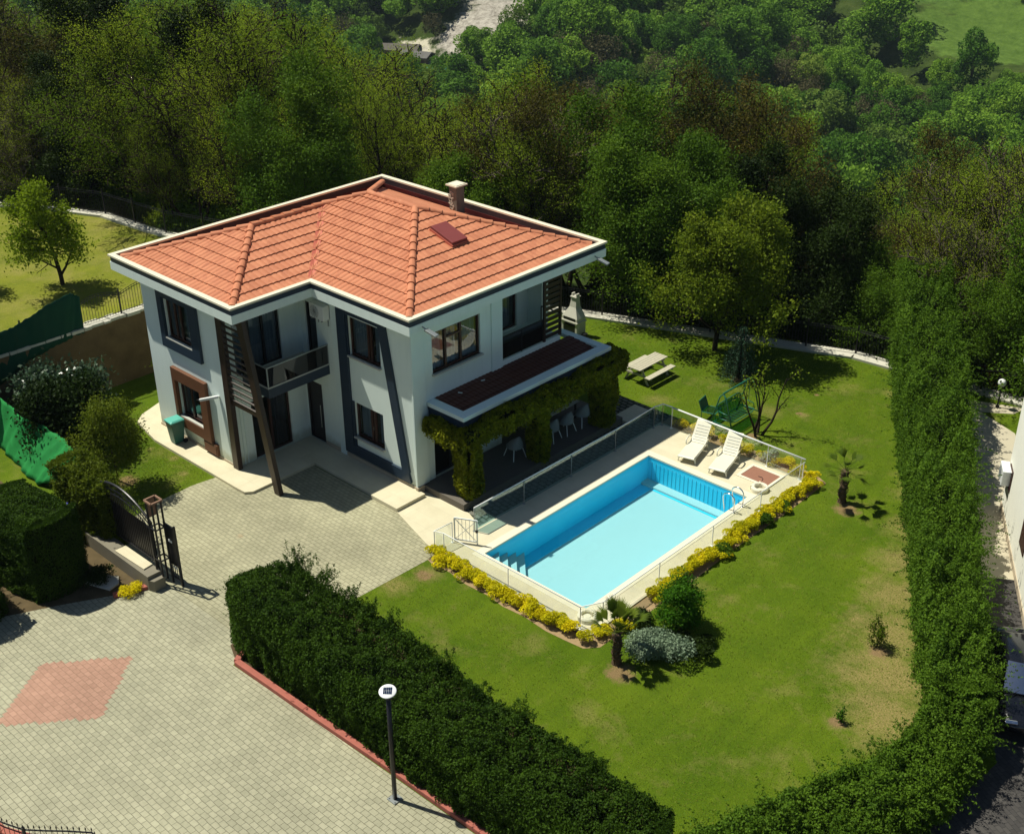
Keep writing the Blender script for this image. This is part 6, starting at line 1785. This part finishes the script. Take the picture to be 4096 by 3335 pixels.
palm('palm_tree', 'short rough-trunked palm in front of the pool corner', -.02, 23.46, 1.15, 501, .92, 1.0, 22)
palm('palm_tree', 'short palm with sparse pale fronds on the lawn right of the pool', .30, 36.22, 1.35, 502, .85, .3, 14)
# far neighbouring greenery at right edge
t = make_bush('bush', 'bright green bush beside the globe lamp at the right edge', 'bush', 420, 9000, 1.3, 'f_bright', .12, None, 9); put(t, 2.7, 49.3, -.3)
t = make_bush('bush', 'golden-brown bush behind the arched railing near the globe lamp', 'bush', 421, 8000, 1.1, 'f_brown', .12, None, 9); put(t, .0, 49.2, -.4)

# ---- ivy over the porch -------------------------------------------------------
def ivy():
    rg = np.random.default_rng(601); t = thing('climbing_ivy', 'thick green ivy covering the porch beam and its pillars', 'ivy', (-9.7,31,0))
    def shell(x0,x1,y0,y1,z0,z1,n,name,hang=.0):
        c = np.array([(x0+x1)/2,(y0+y1)/2,(z0+z1)/2]); hs = np.array([x1-x0,y1-y0,z1-z0])/2
        ar = np.array([hs[1]*hs[2],hs[0]*hs[2],hs[0]*hs[1]]); pk = ar/ar.sum(); ax = rg.choice(3,n,p=pk); sg = rg.choice([-1,1],n)
        P = rg.uniform(-1,1,(n,3)); P[np.arange(n),ax] = sg; nb = np.zeros((n,3)); nb[np.arange(n),ax] = sg
        r = np.abs(P)**6; P = P/np.maximum((r.sum(1)**(1/6))[:,None],1)
        Q = c + P*hs; w = np.sin(Q[:,1]*2.3+Q[:,2]*1.7)*.07+np.sin(Q[:,1]*6.1+Q[:,0]*5)*.05+np.sin(Q[:,2]*4.3+Q[:,1]*1.1)*.06
        Q = Q + nb*(w+rg.normal(0,.045,n))[:,None]
        Q[:,2] -= hang*(rg.random(n)**4)*(nb[:,2]<.5)
        Q[:,2] = np.maximum(Q[:,2], .05)
        link_mesh(name, leafmesh(name,[leaves(Q,.095,rg,unit(nb+np.array([0,0,.35])),.45,.8)]), M['f_ivy'], t, False)
        mb = MB(); mb.box(x0+.1,x1-.1,y0+.1,y1-.1,z0+.1,z1-.12); mb.build('ivy_shade_core', M['hedgecore'], t)  # solid shade-dark core box inside the ivy leaves
    shell(-9.98,-9.22,26.4,35.5,2.62,3.26,36000,'ivy_on_beam',.28)
    shell(-11.5,-9.5,26.28,26.92,2.66,3.22,9000,'ivy_on_beam',.28)
    shell(-10.4,-9.3,34.9,35.6,2.5,3.36,7000,'ivy_on_beam',.2)
    shell(-10.18,-9.35,26.55,27.25,.25,2.75,13000,'ivy_on_pillar')
    shell(-10.1,-9.4,30.4,31.1,.15,2.75,13000,'ivy_on_pillar')
    shell(-10.15,-9.35,34.15,34.95,.2,2.75,13000,'ivy_on_pillar')
ivy()

# ---- grass blades ---------------------------------------------------------------
def grass():
    rg = np.random.default_rng(701); n = 190000
    x = rg.uniform(-18,9.5,n); y = rg.uniform(17.5,48.2,n)
    ok = ~((x>-8.5)&(x<-.45)&(y>22.8)&(y<37.4)) & ~((x<-8.9)&(y<37.2)) & (y < np.interp(x,FX,FY)-.5)
    # keep left of the right hedge, above the front hedge
    ok &= (x < np.interp(y,[19,26,30.2,34.4,39,43.3,47.2],[7.0,8.6,6.3,3.9,1.3,-1.2,-3.7])) & ~((y<19.2)) & ~((x<-8.2)&(y<24))
    for (cx,cy,r) in ((.55,23.1,.7),(.75,35.9,.7),(5.6,29.3,.55),(6.15,25.7,.45),(-4.9,38.2,.5)): ok &= np.hypot(x-cx,y-cy) > r
    x = x[ok]; y = y[ok]
    # garden strip left of the walkway
    m = 22000; x2 = rg.uniform(-27,-18.4,m); y2 = rg.uniform(17.8,23,m); ok = (y2 < 21.5) | (x2 < -24.6); x = np.concatenate([x,x2[ok]]); y = np.concatenate([y,y2[ok]])
    n = len(x); dens = np.sin(x*1.7+2*np.sin(y*.9))*.5+np.sin(y*2.1+x*.6)*.5
    keep = rg.random(n) < .75+.25*dens; x = x[keep]; y = y[keep]; n = len(x)
    h = rg.uniform(.015,.045,n); a = rg.uniform(0,2*PI,n); w = .009+.008*rg.random(n); lx = rg.normal(0,.025,n); ly = rg.normal(0,.025,n)
    V = np.stack([np.stack([x-w*np.cos(a),y-w*np.sin(a),np.zeros(n)],-1), np.stack([x+w*np.cos(a),y+w*np.sin(a),np.zeros(n)],-1), np.stack([x+lx,y+ly,h],-1)],1).reshape(-1,3)
    me = np_mesh('grass', V, np.arange(3*n).reshape(-1,3))
    tag(link_mesh('grass', me, M['f_grass']), 'short green grass blades growing all over the lawn', 'grass', kind='stuff')
grass()
# ------------------------------------------------------------------ light, sky, camera
sd = Vector((.515,.185,-1)).normalized()
L = D.lights.new('sun', 'SUN'); L.energy = SUN; L.angle = math.radians(.53); L.color = (1.0,.955,.82)
lo = D.objects.new('sun', L); COL.objects.link(lo); lo.location = (-60,-20,90)
lo.rotation_euler = sd.to_track_quat('-Z','Y').to_euler()
w = D.worlds.new('World'); scene.world = w; w.use_nodes = True
nt = w.node_tree; nt.nodes.clear()
o = nt.nodes.new('ShaderNodeOutputWorld'); bg = nt.nodes.new('ShaderNodeBackground'); sk = nt.nodes.new('ShaderNodeTexSky')
sk.sky_type = 'NISHITA'; sk.sun_disc = False
el = math.asin(-sd.z); sk.sun_elevation = el; sk.sun_rotation = math.atan2(-sd.x, -sd.y) % (2*PI)
sk.altitude = 200; sk.air_density = 1.0; sk.dust_density = .6; sk.ozone_density = 1.5
bg.inputs[1].default_value = SKY
nt.links.new(sk.outputs[0], bg.inputs[0]); nt.links.new(bg.outputs[0], o.inputs[0])
if HAZE > 0:
    hz = MB().box(-520,170,-80,490,-70,26.5).build('haze', None)
    m, hn, ho = newmat('haze_air'); pv = hn.nodes.new('ShaderNodeVolumePrincipled')
    pv.inputs['Color'].default_value = (.62,.80,.92,1); pv.inputs['Density'].default_value = HAZE; pv.inputs['Anisotropy'].default_value = .2
    hn.links.new(pv.outputs[0], ho.inputs['Volume']); hz.data.materials.append(m); tag(hz, 'thin bluish haze over the valley', 'haze', kind='stuff')
cam = D.cameras.new('camera'); co = D.objects.new('camera', cam); COL.objects.link(co)
R = Vector((0.7288063267744329, 0.6846984152115991, -0.005423860275018039)); U = Vector((-0.31863113541720195, 0.3461472641354212, 0.882415022013059)); F = Vector((-0.6060656215265002, 0.6413814401261447, -0.4704405495547864))
mt = Matrix(((R.x,U.x,-F.x,17.74685513),(R.y,U.y,-F.y,.13140347),(R.z,U.z,-F.z,24.0),(0,0,0,1)))
co.matrix_world = mt
cam.sensor_width = 36; cam.sensor_fit = 'HORIZONTAL'; cam.lens = 4892.322/4096*36; cam.clip_start = .5; cam.clip_end = 2000
scene.camera = co
for ob in list(D.objects):
    for k in ('_h','_used'):
        if k in ob: del ob[k]
scene.render.engine = 'CYCLES'
scene.view_settings.view_transform = 'Standard'; scene.view_settings.look = 'None'
scene.view_settings.exposure = EXPO; scene.view_settings.gamma = 1
scene.cycles.max_bounces = 8; scene.cycles.transparent_max_bounces = 16; scene.cycles.diffuse_bounces = 3; scene.cycles.glossy_bounces = 3
scene.cycles.use_denoising = True
